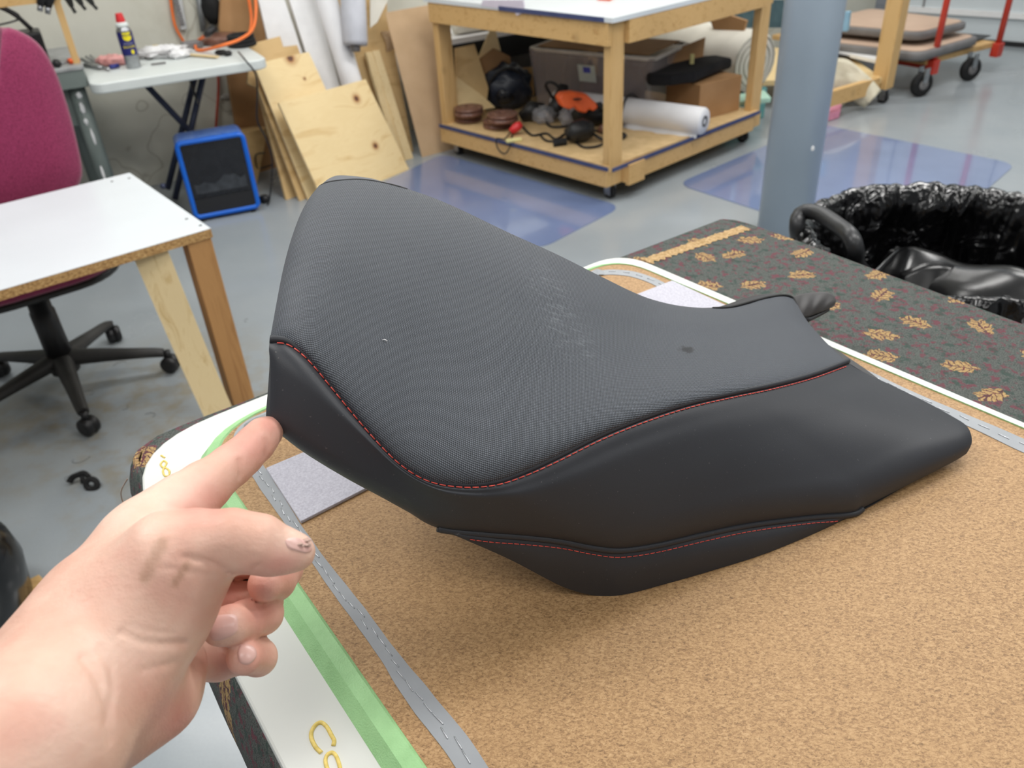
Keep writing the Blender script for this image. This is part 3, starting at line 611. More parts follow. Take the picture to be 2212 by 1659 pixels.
# cardboard box right of the tub
q, tp, cen = boxpx('', (1400, 262), (1515, 250), Z, .34, .17, '', '', '')
a = onz(1508, 262, Z); b = onz(1596, 238, Z); cc = onz(1392, 232, Z)
t = thing('cardboard_box', 'brown cardboard box with an open flap, right of the storage tub', 'box', (a.x, a.y, Z))
e1 = (b-a); e2 = (cc-a)*.6; hh = Vector((0, 0, .19))
sub(t, 'carton', B().prism([a, b, b+e2, a+e2], hh), 'card2', bevel=.003)
sub(t, 'flap', B().prism([a+e2*.95+hh, a+e1*.8+e2*.95+hh, a+e1*.9+e2*1.02+hh+Vector((0, 0, .17)), a+e2*1.02+hh+Vector((0, 0, .13))], (0, .004, 0)), 'card2')
pts = [hit(x, y, a+e1*.3+e2*.3+hh+Vector((0, 0, .0)), Vector((0, 0, 1))) for x, y in ((1385, 172), (1400, 155), (1450, 148), (1480, 128), (1492, 150), (1545, 146), (1582, 153), (1560, 160), (1500, 185), (1450, 192), (1400, 192))]
t = thing('black_garment', 'black fabric bundle draped on the brown cardboard box', 'fabric', pts[0])
sub(t, 'cloth', B().prism([p+Vector((0, 0, .012)) for p in pts], (0, 0, .06)), 'blackcloth', bevel=.02, seg=3)
cc = hit(1494, 138, a+e1*.6+e2*.4+hh+Vector((0, 0, .06)), Vector((0, -1, 0)))
tag(B().box(cc+Vector((0, 0, .0)), (.022, .02, .10), az=(.1, 0, 1)).build('yellow_stick', 'yellow', bevel=.003), 'pale yellow stick standing up from the black fabric bundle', 'stick')
# big white foam roll
e = dep(1642, 135, 4.95); ax = (onz(1400, 60, .5)-onz(1640, 105, .5)); ax.z = 0; ax.normalize(); e = onz(1632, 135, .357)
rr = .17
t = thing('foam_roll', 'big white foam roll lying just behind the wooden cart on teal foam', 'roll', (e.x, e.y, .186))
sub(t, 'foam', B().lathe(e, [(.05, 0), (rr-.02, 0), (rr, .015), (rr, 1.0), (rr-.02, 1.01), (.05, 1.01)], 44, ax), 'foamwhite')
sp = [e-ax*.004+(Vector((0, 0, 1))*math.cos(k*.35)+Vector((-ax.y, ax.x, 0))*math.sin(k*.35))*(.05+.0020*k) for k in range(64)]
sub(t, 'spiral_edge', B().tube(sp, .005, 6), plain('foam_shadow_line', (190, 188, 176), .9))
fb = Vector((-ax.y, ax.x, 0)); tag(B().prism([e+fb*s*.16+ax*l_-Vector((0, 0, .357)) for s, l_ in ((-1, .03), (1, .03), (1, .9), (-1, .9))], (0, 0, .185)).build('foam_block', 'teal', bevel=.006), 'teal foam block on the floor under the big white roll', 'foam', 'foam sheets under the big white roll')
for px, lab, mt in (([(1585, 232), (1665, 222), (1650, 205), (1590, 215)], 'mint foam sheet on the cart shelf under the big white roll', 'mint'),):
    tag(B().prism([onz(x, y, Z) for x, y in px], (0, 0, .03 if mt == 'mint' else .09)).build('foam_sheet', mt, bevel=.006), lab, 'foam', 'foam sheets under the big white roll')
# plywood scraps standing on the cart shelf, far left end
def vert(pts, p0, n, th, name, mat, label, catg, group=None, **kw):
    q = [hit(x, y, p0, n) for x, y in pts]; o = B().prism(q, -n.normalized()*th).build(name, mat, **kw); return tag(o, label, catg, group)
pl = cp(LA*.86, .30)
vert([(983, 104), (1025, 95), (1055, 190), (1048, 245), (1000, 240), (985, 200)], cp(LA*.93, .2), Vector((.35, -.9, .2)), .012, 'plywood_scrap', 'ply_dark', 'plywood scrap leaning behind the discs, next to the cart post', 'board', 'plywood scraps on the cart shelf')
vert([(1033, 130), (1066, 104), (1102, 122), (1112, 200), (1060, 215)], cp(LA*.93, .35), Vector((.35, -.9, .2)), .012, 'plywood_scrap', 'card2', 'brown five sided board scrap standing behind the dark tools', 'board', 'plywood scraps on the cart shelf')
vert([(1031, 130), (1066, 47), (1082, 110), (1066, 104)], cp(LA*.93, .38), Vector((.35, -.9, .2)), .010, 'plywood_scrap', 'ply', 'thin pointed plywood sliver standing above the brown scrap', 'board', 'plywood scraps on the cart shelf')
vert([(1080, 152), (1150, 145), (1155, 205), (1110, 215)], cp(LA*.9, .52), Vector((.3, -.9, .1)), .012, 'plywood_scrap', 'pine', 'wide wood scrap between the dark tools and the tub', 'board', 'plywood scraps on the cart shelf')
vert([(985, 165), (1040, 205), (1070, 232), (1000, 245), (988, 238)], cp(LA*.9, .16), Vector((.35, -.9, .3)), .010, 'plywood_scrap', 'ply', 'pale plywood scrap lowest behind the left brown discs', 'board', 'plywood scraps on the cart shelf')
# ---- dark bench along the back wall behind the cart, white rolls on it
bz = .58
b0 = onz(975, 85, bz); bd = WU.copy(); bnn = Vector((-bd.y, bd.x, 0))
t = thing('black_bench', 'black fronted bench against the back wall behind the wooden cart', 'bench', (b0.x, b0.y, 0))
e0 = b0-bd*.02; e1 = b0+bd*1.9
sub(t, 'bench_top', B().prism([e0+Vector((0, 0, -.0)), e1, e1+bnn*.36, e0+bnn*.36], (0, 0, -.03)), 'white_board')
sub(t, 'front_rail', B().bar(e0+Vector((0, 0, -.09)), e1+Vector((0, 0, -.09)), .03, .12), 'black')
sub(t, 'back_panel', B().prism([e0+bnn*.34+Vector((0, 0, -.03)), e1+bnn*.34+Vector((0, 0, -.03)), e1+bnn*.34-Vector((0, 0, bz)), e0+bnn*.34-Vector((0, 0, bz))], bnn*.02), 'greytrim')
for s in (.0, .62, 1.3, 2.3): sub(t, 'leg', B().bar(e0+bd*s+Vector((0, 0, -.15)), e0+bd*s-Vector((0, 0, bz)), .06, .05, up=bd), 'black')
for k, (s0, s1, off, r, lab) in enumerate(((-.05, .52, .10, .055, 'cream fabric roll, left one on the black bench'), (.58, 1.3, .12, .06, 'cream fabric roll, right one on the black bench'))):
    c0 = e0+bd*(s0+.15)+bnn*off+Vector((0, 0, r+.001)); c1 = e0+bd*(s1+.15)+bnn*off+Vector((0, 0, r+.001))
    L_ = (c1-c0).length
    tag(B().lathe(c0, [(.02, 0), (r, 0), (r*1.02, .1), (r, L_), (.02, L_)], 28, (c1-c0)).build('fabric_roll', 'foamwhite'), lab, 'roll', 'cream rolls on the black bench')
vert([(1560, 0), (1690, 0), (1690, 60), (1560, 60)], cp(LA*.4, LB+.5), -cb, .02, 'teal_sheet', plain('dark_teal_sheet', (66, 92, 100), .7), 'dark teal sheet standing behind the cart next to its right post', 'sheet')
vert([(1535, 45), (1560, 28), (1612, 45), (1605, 70), (1540, 62)], cp(LA*.4, LB+.3), -cb, .02, 'brown_box_flap', 'card2', 'brown cardboard flap showing above the big white roll', 'cardboard')
# chair mats
def mat_(px, label, n=8):
    c = [onz(x, y, 0) for x, y in px]; q = []
    for i in range(len(c)):
        a, b, d = c[i-1], c[i], c[(i+1) % len(c)]
        for k in range(n+1):
            s = k/n; r = .10; pa = b+(a-b).normalized()*r; pb = b+(d-b).normalized()*r; q.append(pa*(1-s)**2+b*2*s*(1-s)+pb*s*s)
    tag(B().prism(q, (0, 0, .004)).build('floor_mat', 'mat', loc=q[0], bevel=.0015), label, 'mat', 'blue anti-fatigue mats on the floor')
mat_([(768, 425), (955, 333), (1345, 447), (1165, 540)], 'blue translucent mat on the floor in front of the big wooden cart')
mat_([(1462, 398), (1765, 268), (2195, 355), (1960, 560)], 'blue translucent mat on the floor behind the column and bin')
# ================================================================== LEANING SHEETS ALONG THE BACK WALL
def lean(name, foot, top, tilt, th, mat, label, catg='board', group=None, off=0., edge=None, zt=None, extra=(), order=None, flip=1, bev=0.001):
    """sheet standing on the floor on its foot line (pixels of its two floor corners) and leaning back to the wall"""
    a = onz(*foot[0]); b = onz(*foot[1]); d = (b-a).normalized(); back = Vector((-d.y, d.x, 0))
    if back.y < 0: back = -back
    ta = math.radians(tilt); u = (Vector((0, 0, 1))*math.cos(ta)+back*math.sin(ta)); n = d.cross(u)
    if n.y > 0: n = -n
    a = a+back*off; b = b+back*off
    tp = [hit(x, y, a, n) for x, y in top]
    t = thing(name, label, catg, a, group)
    if isinstance(mat, tuple): mat = knotwood('knotty_plywood', [(tuple(hit(x, y, a, n)-a), r_) for x, y, r_ in mat[1]])
    sub(t, 'sheet', B().prism([a, b]+tp, -n*th), mat, bevel=bev)
    return t, a, b, n, u, d
G = 'sheet goods leaning along the back wall'
lean('plywood_sheet', ((702, 442), (884, 366)), ((790, 171), (602, 222)), 24, .014, ('k', ((770, 213, .027), (811, 315, .024))), 'pale knotty plywood sheet leaning frontmost behind the motorcycle seat', group=G)
lean('plywood_sheet', ((672, 436), (800, 392)), ((667, 112), (548, 138)), 23, .012, ('k', ((627, 126, .032), (658, 170, .009), (612, 380, .015))), 'tall plywood sheet directly behind the pale frontmost one, dark knot at its top', group=G, off=.02)
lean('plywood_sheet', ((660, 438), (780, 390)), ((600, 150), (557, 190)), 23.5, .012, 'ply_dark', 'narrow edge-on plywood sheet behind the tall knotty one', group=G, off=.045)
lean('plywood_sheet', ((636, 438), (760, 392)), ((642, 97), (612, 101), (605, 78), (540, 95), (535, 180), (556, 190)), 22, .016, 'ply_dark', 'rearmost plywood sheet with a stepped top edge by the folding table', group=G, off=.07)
lean('plank', ((866, 352), (884, 345)), ((808, 112), (790, 113)), 20, .02, 'pine_pale', 'thin pale plank, left of the pair leaning beside the pale plywood', 'plank', group='pair of thin planks', off=.02)
lean('plank', ((880, 348), (897, 343)), ((820, 108), (804, 110)), 21, .02, 'pine_pale', 'thin pale plank, right of the pair leaning by the brown board', 'plank', group='pair of thin planks', off=.02)
lean('hardboard_sheet', ((912, 340), (988, 320)), ((941, 8), (832, 27)), 12, .004, 'card', 'tall tan board leaning against the left post of the wooden cart', 'board', group=G, off=0)
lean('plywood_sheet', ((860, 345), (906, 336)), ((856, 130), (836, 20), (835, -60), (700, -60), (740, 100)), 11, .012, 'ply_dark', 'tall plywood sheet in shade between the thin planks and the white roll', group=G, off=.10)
# white boards leaning, crooked
def slab(name, px, base, n, th, mat, label, catg, group=None, **kw):
    q = [hit(x, y, base, n) for x, y in px]; lo = min(q, key=lambda p: p.z)
    o = B().prism(q, -n.normalized()*th).build(name, mat, **kw); return tag(o, label, catg, group)
wb = onz(700, 430)+Vector((-.18, .34, 0)); wn = Vector((.49*.97, -.87*.97, .22)).normalized()
slab('white_board_sheet', ((545, -60), (578, 83), (700, 360), (740, 350), (655, 120), (595, -60)), wb, wn, .02, 'white_board', 'white board, left one leaning behind the plywood sheets', 'board', 'white boards behind the plywood')
slab('white_board_sheet', ((606, -60), (660, 110), (740, 360), (790, 340), (735, 190), (665, -60)), wb+Vector((.0, .025, 0)), wn, .02, 'white_board', 'white board, right one leaning beside the white tube', 'board', 'white boards behind the plywood')
a = hit(694, -40, wb-Vector((.0, .08, 0)), wn); b = hit(775, 230, wb-Vector((.0, .08, 0)), wn)
tag(B().lathe(b, [(.030, 0), (.055, 0), (.058, .05), (.058, (a-b).length), (.03, (a-b).length)], 32, a-b).build('paper_tube', 'paper'), 'long white tube leaning to the right of the white boards', 'tube')
a = hit(760, -50, wb-Vector((-.1, .15, 0)), wn); b = hit(768, 98, wb-Vector((-.1, .15, 0)), wn)
t = thing('hanging_roll', 'pale grey roll hanging down above the thin planks', 'roll', b)
sub(t, 'roll_body', B().lathe(b, [(.04, 0), (.062, 0), (.065, .02), (.066, (a-b).length)], 30, a-b), plain('pale_grey_vinyl', (186, 188, 196), .5, 5))
sub(t, 'inner_end', B().lathe(b-(a-b).normalized()*.03, [(.024, 0), (.026, .04)], 20, a-b), 'greytrim')
a = dep(830, -30, 5.0); b = dep(792, 60, 5.1)
q = [(800, -40), (800, 60), (815, 48), (838, 0), (850, -40)]
slab('white_vinyl_sheet', q, wb-Vector((-.15, .05, 0)), wn, .01, 'foamwhite', 'curled white vinyl sheet hanging beside the grey roll', 'sheet')
# cardboard tube with dark opening
c0 = hit(822, 92, wb+Vector((.02, .10, 0)), wn)
t = thing('cardboard_tube', 'open brown cardboard tube pointing forward above the thin planks', 'tube', c0)
ax = Vector((-.80, -.58, -.08)).normalized()
sub(t, 'tube_wall', B().lathe(c0-ax*.4, [(.05, .24), (.068, .24), (.068, .4), (.058, .4), (.056, .26)], 36, ax), 'card')
sub(t, 'plug', B().lathe(c0-ax*.08, [(.056, 0), (.056, .01)], 30, ax), 'black_matt')  # no real stopper: black disc stands in for the shade inside the bore
lean('floor_box', ((540, 425), (590, 402)), ((580, 275), (518, 290)), 3, .25, 'ply_dark', 'low plywood crate on the floor between the blue heater and the plywood sheets', 'crate', off=.12)
lean('cardboard_sheet', ((560, 395), (640, 370)), ((560, -40), (480, -40), (475, 60)), 4, .02, 'card2', 'brown cardboard sheet standing behind the folding table against the wall', 'cardboard', off=.16)
# ================================================================== FOLDING TABLE
FZ = .72
fl_ = onz(200, 183, FZ); fr = onz(573, 127, FZ); ux = (fr-fl_); FW = ux.length; ux.normalize(); uy = Vector((-ux.y, ux.x, 0)); FD = .62
fc = fl_+ux*FW/2+uy*FD/2
t = thing('folding_table', 'white plastic folding table with blue grey crossed legs against the wall', 'table', (fc.x, fc.y, 0)); ft = t
out = [fc+ux*a+uy*b for a, b in rrect(FW+.02, FD, .055)]
sub(t, 'tabletop', B().prism([p-Vector((0, 0, .045)) for p in out], (0, 0, .045)), 'white_plastic', bevel=.008, seg=3)
def FP(a, b, z): return fl_+ux*a+uy*b+Vector((0, 0, z-FZ))
pf = fl_+uy*.12
def FH(x, y, o): return hit(x, y, fl_+uy*o, -uy)
for p0_, p1_ in ((((305, 172), (425, 292)), .10), ):
    pass
for nm, A, Bq, o in (('leg', (305, 172), (440, 315), .42), ('leg', (425, 150), (362, 408), .56), ('leg', (442, 150), (378, 430), .48)):
    sub(t, nm, B().tube([FH(*A, o), FH(*Bq, o)], .0155, 12), 'dark_metal')
sub(t, 'leg_stay', B().tube([FH(408, 165, .3), FH(428, 225, .1)], .006, 8), 'black')
sub(t, 'foot_bar', B().tube([FH(352, 402, .1), FH(352, 402, .5)], .014, 10), 'dark_metal')
def on_ft(px, py, h=0): return onz(px, py, FZ+h)
# spray can with shield logo
c = on_ft(290, 146); cr = .033
t = thing('spray_can', 'blue and yellow aerosol can with red cap standing on the folding table', 'can', c)
sub(t, 'can_body', B().lathe(c, [(cr*.96, 0), (cr, .004), (cr, .158), (cr*.97, .164), (cr*.72, .178), (cr*.70, .19)], 40), 'steel')
front = (CAM-c); front.z = 0; front.normalize(); side = Vector((-front.y, front.x, 0))
def wrap(name, a0, a1, z0, z1, mat, dr=.0006, fn=None, n=24, root=None):
    rows = []
    for j in range(9):
        rows.append([])
        for i in range(n+1):
            a = math.radians(a0+(a1-a0)*i/n); zz = z0+(z1-z0)*j/8
            if fn: a, zz = fn(i/n, j/8)
            rows[-1].append(c+(front*math.cos(a)+side*math.sin(a))*(cr+dr)+Vector((0, 0, zz)))
    return sub(root or t, name, B().grid(rows), mat)
lb = wrap('label_band', -180, 180, .058, .157, plain('navy_label', (30, 32, 104), .4, 3), n=48)
def shield(i, j):
    w = 32*(1 if j > .45 else math.sqrt(max(0, 1-((.45-j)/.45)**2))); return math.radians(12+w*(i*2-1)), .118+.037*j
yl = plain('yellow_label_ink', (238, 222, 30), .4, 3)
sh = wrap('shield_logo', 0, 0, 0, 0, yl, .0012, shield)
def text(root, s, size, pos, rx, uy_, mat, name='lettering', ext=.0004, curve=None):
    cu = bpy.data.curves.new(name, 'FONT'); cu.body = s; cu.size = size; cu.align_x = 'CENTER'; cu.align_y = 'CENTER'; cu.extrude = ext
    o = bpy.data.objects.new(name, cu); COL.objects.link(o); dg = bpy.context.evaluated_depsgraph_get()
    me = bpy.data.meshes.new_from_object(o.evaluated_get(dg)); bpy.data.objects.remove(o)
    X = Vector(rx).normalized(); Y = Vector(uy_).normalized(); Z = X.cross(Y)
    bb = B(); vs = []
    for v in me.vertices:
        if curve:
            cc_, fr_, sd_, rad, z_ = curve; ang = v.co.x/rad
            vs.append(cc_+(fr_*math.cos(ang+.15)+sd_*math.sin(ang+.15))*(rad+v.co.z)+Vector((0, 0, z_+v.co.y)))
        else: vs.append(Vector(pos)+X*v.co.x+Y*v.co.y+Z*v.co.z)
    bb.add(vs, [tuple(p.vertices) for p in me.polygons]); return sub(root, name, bb, mat)
text(t, 'WD-40', .0135, c, side, (0, 0, 1), plain('navy_ink', (30, 34, 110), .4, 2), 'logo_lettering', curve=(c, front, side, cr+.0022, .143))
text(t, 'SPECIALIST', .0085, c, side, (0, 0, 1), plain('grey_ink', (170, 172, 190), .4, 2), 'label_lettering', curve=(c, front, side, cr+.0012, .108))
text(t, 'SILICONE', .0125, c, side, (0, 0, 1), yl, 'label_lettering', curve=(c, front, side, cr+.0012, .094))
wrap('round_mark', 0, 0, 0, 0, yl, .0012, lambda i, j: (math.radians(24+12*math.sqrt(max(0, 1-(2*j-1)**2))*(2*i-1)), .062+.02*j))
sub(t, 'nozzle_collar', B().lathe(c+Vector((0, 0, .176)), [(cr*.8, 0), (cr*.86, .004), (cr*.8, .014), (cr*.6, .02)], 32), 'white_plastic')
sub(t, 'cap', B().lathe(c+Vector((0, 0, .190)), [(cr*.60, 0), (cr*.60, .012), (cr*.46, .04), (cr*.44, .042)], 32), 'redp')
# table clutter
k = on_ft(225, 135); t = thing('pliers_set', 'heap of steel pliers and wrenches left of the aerosol can', 'tools', k)
for a, b, r in (((182, 140), (218, 146), .012), ((190, 135), (235, 150), .009), ((200, 132), (222, 138), .008), ((176, 127), (198, 138), .008), ((185, 122), (205, 134), .007), ((195, 120), (214, 136), .007)):
    sub(t, 'wrench', B().tube([on_ft(*a, .012), on_ft(*b, .012)], [r, r*.8], 8, flat=.5), 'steel')
sub(t, 'blue_grip', B().tube([on_ft(238, 145, .012), on_ft(256, 141, .012)], .010, 8), plain('blue_grip', (40, 50, 130), .4))
tag(B().blob(on_ft(243, 130, .022), (.075, .05, .024), 28, 12, .35, 7).build('parts_bag', plain('pink_translucent_bag', (226, 160, 156), .35, 30, 40)), 'bag of small pink parts behind the aerosol can', 'bag')
tag(B().blob(on_ft(350, 112, .022), (.13, .07, .026), 40, 16, .55, 11).blob(on_ft(385, 118, .015), (.05, .04, .018), 30, 12, .5, 11).build('crumpled_tissue', 'tissue'), 'crumpled white tissue in the middle of the folding table', 'tissue')
tag(B().bar(on_ft(400, 117, .008), on_ft(470, 123, .008), .022, .006).build('wood_strip', 'pine_pale'), 'flat wooden strip lying in front of the orange cord', 'wood')
tag(B().bar(on_ft(326, 139, .006), on_ft(358, 135, .006), .012, .006).build('pencil_stub', 'greytrim'), 'small grey rod lying near the front edge of the folding table', 'rod')
c1 = on_ft(478, 92); tag(B().lathe(c1, [(.02, .0), (.09, .0), (.10, .008), (.10, .03), (.09, .038), (.02, .038)], 36).build('polishing_disc', 'brown'), 'brown leather-coloured disc under the orange cord on the folding table', 'disc')
c1 = on_ft(524, 100); t = thing('cable_coil', 'stack of black rubber rings at the right end of the folding table', 'coil', c1)
for k in range(3): sub(t, 'ring', B().tube([c1+Vector((math.cos(a)*(.062-.003*k), math.sin(a)*(.055), .012+k*.018)) for a in [i*2*math.pi/28 for i in range(28)]], .0115, 10, closed=True), 'black_matt')
sub(t, 'ring_core', B().lathe(c1, [(.055, 0), (.055, .045), (.01, .05)], 24), 'black')
tag(B().blob(on_ft(478, 113, .012), (.03, .018, .012), 16, 8, .4, 8).blob(on_ft(492, 115, .012), (.022, .02, .012), 16, 8, .4, 9).build('black_clips', 'black'), 'small black clips beside the black ring stack', 'clip')
tag(B().box(on_ft(415, 96, .02), (.10, .05, .035), ax=ux).build('grey_gadget', 'greytrim', bevel=.008), 'grey plastic gadget behind the orange cord', 'gadget')
tag(B().box(on_ft(335, 101, .01), (.03, .02, .015), ax=ux).build('yellow_cap', plain('yellow_plastic', (230, 190, 40), .5), bevel=.003), 'tiny yellow plastic cap behind the crumpled tissue', 'cap')  # a small yellow cap among the table clutter
# orange extension cord
P_ = [FH(548, -40, .45), FH(553, 20, .4), FH(546, 62, .35), on_ft(520, 84, .06), on_ft(480, 98, .05), on_ft(440, 108, .012), on_ft(424, 106, .012), on_ft(424, 92, .02), on_ft(436, 82, .05), on_ft(444, 76, .07)]
t = thing('extension_cord', 'thick orange extension cord hanging from above onto the folding table', 'cord', on_ft(440, 104))
sub(t, 'cable', B().tube(spline(P_, 80), .0075, 10), 'cordorange')
d_ = (P_[-1]-P_[-2]).normalized(); sub(t, 'connector', B().tube([P_[-1], P_[-1]+d_*.02, P_[-1]+Vector((.045, .02, .03))], [.011, .017, .019], 12), 'black')
sub(t, 'cable', B().tube(spline([FH(530, -40, .46), FH(541, 20, .44), FH(543, 50, .42), FH(538, 80, .4)], 30), .0075, 10), 'cordorange')
def WH(x, y, o=.02): return hit(x, y, W0+WN*o, WN)
cord([WH(365, -30), WH(372, 25), WH(380, 60), WH(398, 92)], .0075, 'cordorange', 'wall_cord', 'thin orange cord hanging down the wall left of the conduit')
cord([WH(470, 150), WH(472, 190), WH(469, 240), WH(466, 285)], .007, plain('dull_red_cord', (170, 60, 40), .6), 'wall_cord', 'dull red cord hanging under the folding table against the wall')
cord([WH(448, 148, .1), WH(470, 155, .1), WH(500, 156, .1), WH(525, 145, .1), WH(535, 130, .1)], .007, 'cordorange', 'cord_loop', 'loop of orange cord tied up under the folding table')
cord([on_ft(515, 112, .02), FH(530, 130, -.03), FH(552, 160, .0), FH(556, 200, .0), FH(556, 260, .1), FH(575, 300, .1), FH(588, 350, .1), onz(580, 440, .01), onz(560, 430, .01), onz(562, 425, .006)], .004, 'black', 'heater_cord', 'thin dark cord running down from the folding table past the plywood', n=70)
cord([onz(572, 330, .14), onz(553, 335, .16), onz(556, 362, .08), onz(568, 362, .06), onz(590, 355, .06)], .004, 'black', 'cord_on_crate', 'black cord hooked over the low plywood crate')
tag(B().tube([WH(425, -40, .04), WH(440, 68, .04)], .017, 14).build('conduit', plain('galvanized_conduit', (140, 144, 146), .4, 8, metal=.4)), 'grey metal conduit running down the wall behind the folding table', 'pipe')
t = thing('power_strip', 'grey metal power strip fixed to the wall beside the conduit', 'power strip', WH(388, 30))
q = [WH(370, -30, .001), WH(386, -30, .001), WH(402, 62, .001), WH(389, 64, .001)]; sub(t, 'strip_body', B().prism(q, WN*.03), plain('strip_grey', (190, 192, 192), .5), bevel=.003)
for k in range(4):
    a_ = WH(380+k*4.2, 0+k*16, .034); sub(t, 'socket', B().box(a_, (.022, .004, .03), ax=WU), 'greytrim')
tag(B().blob(WH(455, 12, .06), (.05, .04, .09), 20, 12, .2).build('black_hanging_bag', 'black_matt'), 'black object hanging on the wall by the cardboard sheet', 'bag')
t = thing('trowel', 'dusty grey trowel hanging on the wall under the folding table', 'tool', WH(500, 205, .05))
sub(t, 'blade', B().blob(WH(497, 208, .05), (.055, .012, .022), 20, 10, .1, 4, ax=WU), plain('dusty_steel', (150, 146, 138), .7, 16))
sub(t, 'handle', B().tube([WH(491, 145, .05), WH(497, 200, .05)], .009, 10), plain('dusty_rod', (150, 148, 142), .7))
# ================================================================== GREY DESK with hanging clamps
DZ = .78
g0 = onz(180, 141, DZ); g0 = Vector((g0.x, g0.y, DZ))
def DP(a, b, z): return g0+ux*a+uy*b+Vector((0, 0, z-DZ))
t = thing('steel_desk', 'grey enamelled steel desk with a scuffed tube leg behind the burgundy chair', 'desk', (g0.x, g0.y, 0))
sub(t, 'desktop', B().prism([DP(0, 0, DZ-.018), DP(-1.3, 0, DZ-.018), DP(-1.3, .6, DZ-.018), DP(0, .6, DZ-.018)], (0, 0, .018)), plain('dull_steel_top', (150, 152, 152), .45, 12, 30), bevel=.004)
sub(t, 'front_apron', B().prism([DP(-.005, .004, DZ-.019), DP(-1.3, .004, DZ-.019), DP(-1.3, .004, DZ-.09), DP(-.005, .004, DZ-.09)], uy*.02), 'grey_paint', bevel=.003)
sub(t, 'side_apron', B().prism([DP(-.005, .02, DZ-.019), DP(-.005, .6, DZ-.019), DP(-.005, .6, DZ-.09), DP(-.005, .02, DZ-.09)], -ux*.02), 'grey_paint')
sub(t, 'drawer_panel', B().prism([DP(-.05, .08, DZ-.09), DP(-.8, .08, DZ-.09), DP(-.8, .08, DZ-.26), DP(-.05, .08, DZ-.26)], uy*.02), 'grey_paint')
lt = DP(-.055, .07, DZ-.05)
lg = sub(t, 'leg', B().lathe((lt.x, lt.y, 0), [(.036, 0), (.036, DZ-.03)], 28), 'grey_paint')
sub(t, 'leg', B().lathe(DP(-.1, .5, 0), [(.032, 0), (.032, DZ-.03)], 20), 'grey_paint')
for zz, h_, w_ in ((.60, .035, .010), (.54, .018, .008), (.47, .05, .006), (.30, .05, .006), (.655, .02, .012)):
    an = math.atan2(CAM.y-lt.y, CAM.x-lt.x)+random.uniform(-.25, .25)
    pc = Vector((lt.x, lt.y, zz))+Vector((math.cos(an), math.sin(an), 0))*.036
    sub(t, 'paint_scuff', B().blob(pc, (w_, .0025, h_*.7), 14, 10, .5, 9, ax=(-math.sin(an), math.cos(an), 0)), 'white_board')
def DH(x, y, o=.0): return hit(x, y, g0+uy*o, -uy)
t = thing('hanging_rack', 'pine rack with an upright post and beam standing on the steel desk', 'rack', DP(-.05, .1, DZ))
base = DH(166, 137, .08); base.z = DZ
sub(t, 'post', B().bar(base, base+Vector((0, 0, .42)), .028, .028, up=ux), 'pine_v')
bm0 = DH(-30, -8, .08); bm1 = DH(125, -22, .08)
bm1.z = bm0.z = DH(60, -4, .08).z
sub(t, 'beam', B().bar(bm0+Vector((0, 0, .0)), bm1, .03, .045), 'pine')
for k, (x0, y0, x1, y1) in enumerate(((90, -10, 86, 24), (106, -10, 103, 30), (140, -10, 163, 28), (160, -10, 185, 21), (182, -10, 210, 20))):
    a_ = DH(x0, y0, .06); b_ = DH(x1, y1, .06); tt = thing('spring_clamp', ('leftmost black spring clamp hanging under the pine beam, left of the post', 'black spring clamp hanging just left of the pine post', 'spring clamp hanging just right of the pine post', 'middle spring clamp of the three right of the pine post', 'rightmost spring clamp hanging right of the pine post')[k], 'clamp', a_, 'spring clamps hanging above the desk')
    wd_ = .016 if k < 2 else .010
    mm_ = a_.lerp(b_, .62)
    sub(tt, 'jaw', B().tube([a_+Vector((0, 0, .03)), a_, mm_], [wd_*.8, wd_*1.2, wd_*.9], 12), 'black' if k < 2 else 'clamp')
    sub(tt, 'tip', B().tube([mm_, b_], [wd_*.75, wd_*.7], 12), 'steel' if k < 2 else 'clamp')
    e_ = Vector((.02, 0, 0)); sub(tt, 'jaw', B().tube([a_+e_+Vector((0, 0, .03)), a_+e_, mm_+e_*.3], [wd_*.6, wd_*.8, wd_*.5], 10), 'black' if k < 2 else 'clamp')
def on_dk(x, y, h=0): return onz(x, y, DZ+h)
q = [DH(x, y, .30) for x, y in ((105, 128), (155, 118), (148, 88), (100, 96))]
t = thing('battery_charger', 'black battery box with red terminal on the steel desk by the post', 'box', q[0])
qb = DP(-.30, .17, DZ); sub(t, 'case', B().prism([DP(-.31, .14, DZ), DP(-.12, .14, DZ), DP(-.12, .30, DZ), DP(-.31, .30, DZ)], (0, 0, .135)), 'black', bevel=.01)
sub(t, 'terminal', B().lathe(DP(-.26, .20, DZ+.136), [(.02, 0), (.02, .02), (.012, .024)], 18), 'redp')
sub(t, 'carry_handle', B().tube(spline([DP(-.34, .2, DZ+.10), DP(-.33, .2, DZ+.2), DP(-.27, .2, DZ+.25), DP(-.2, .2, DZ+.21), DP(-.15, .2, DZ+.14)], 24), .010, 10), 'black')
c = on_dk(103, 134); c = DP(-.315, .05, DZ)
t = thing('spray_bottle', 'white bottle with a green label half hidden behind the burgundy chair', 'bottle', c)
sub(t, 'bottle_body', B().lathe(c, [(.03, 0), (.034, .006), (.034, .10), (.016, .135), (.015, .15)], 28), 'white_plastic')
sub(t, 'green_label', B().box(c+Vector((.012, -.031, .065)), (.032, .006, .06), ax=ux), 'green_label')
c = DP(-.44, .22, DZ); t = thing('plastic_tub', 'white plastic container behind the bottle on the steel desk', 'container', c)
sub(t, 'container_body', B().lathe(c, [(.05, 0), (.055, .14), (.05, .15)], 28), 'white_plastic'); sub(t, 'container_lid', B().lathe(c+Vector((0, 0, .15)), [(.056, 0), (.056, .015), (.05, .018)], 28), 'white_board')
t = thing('open_carton', 'small open brown carton standing behind the containers on the desk', 'box', DP(-.55, .35, DZ))
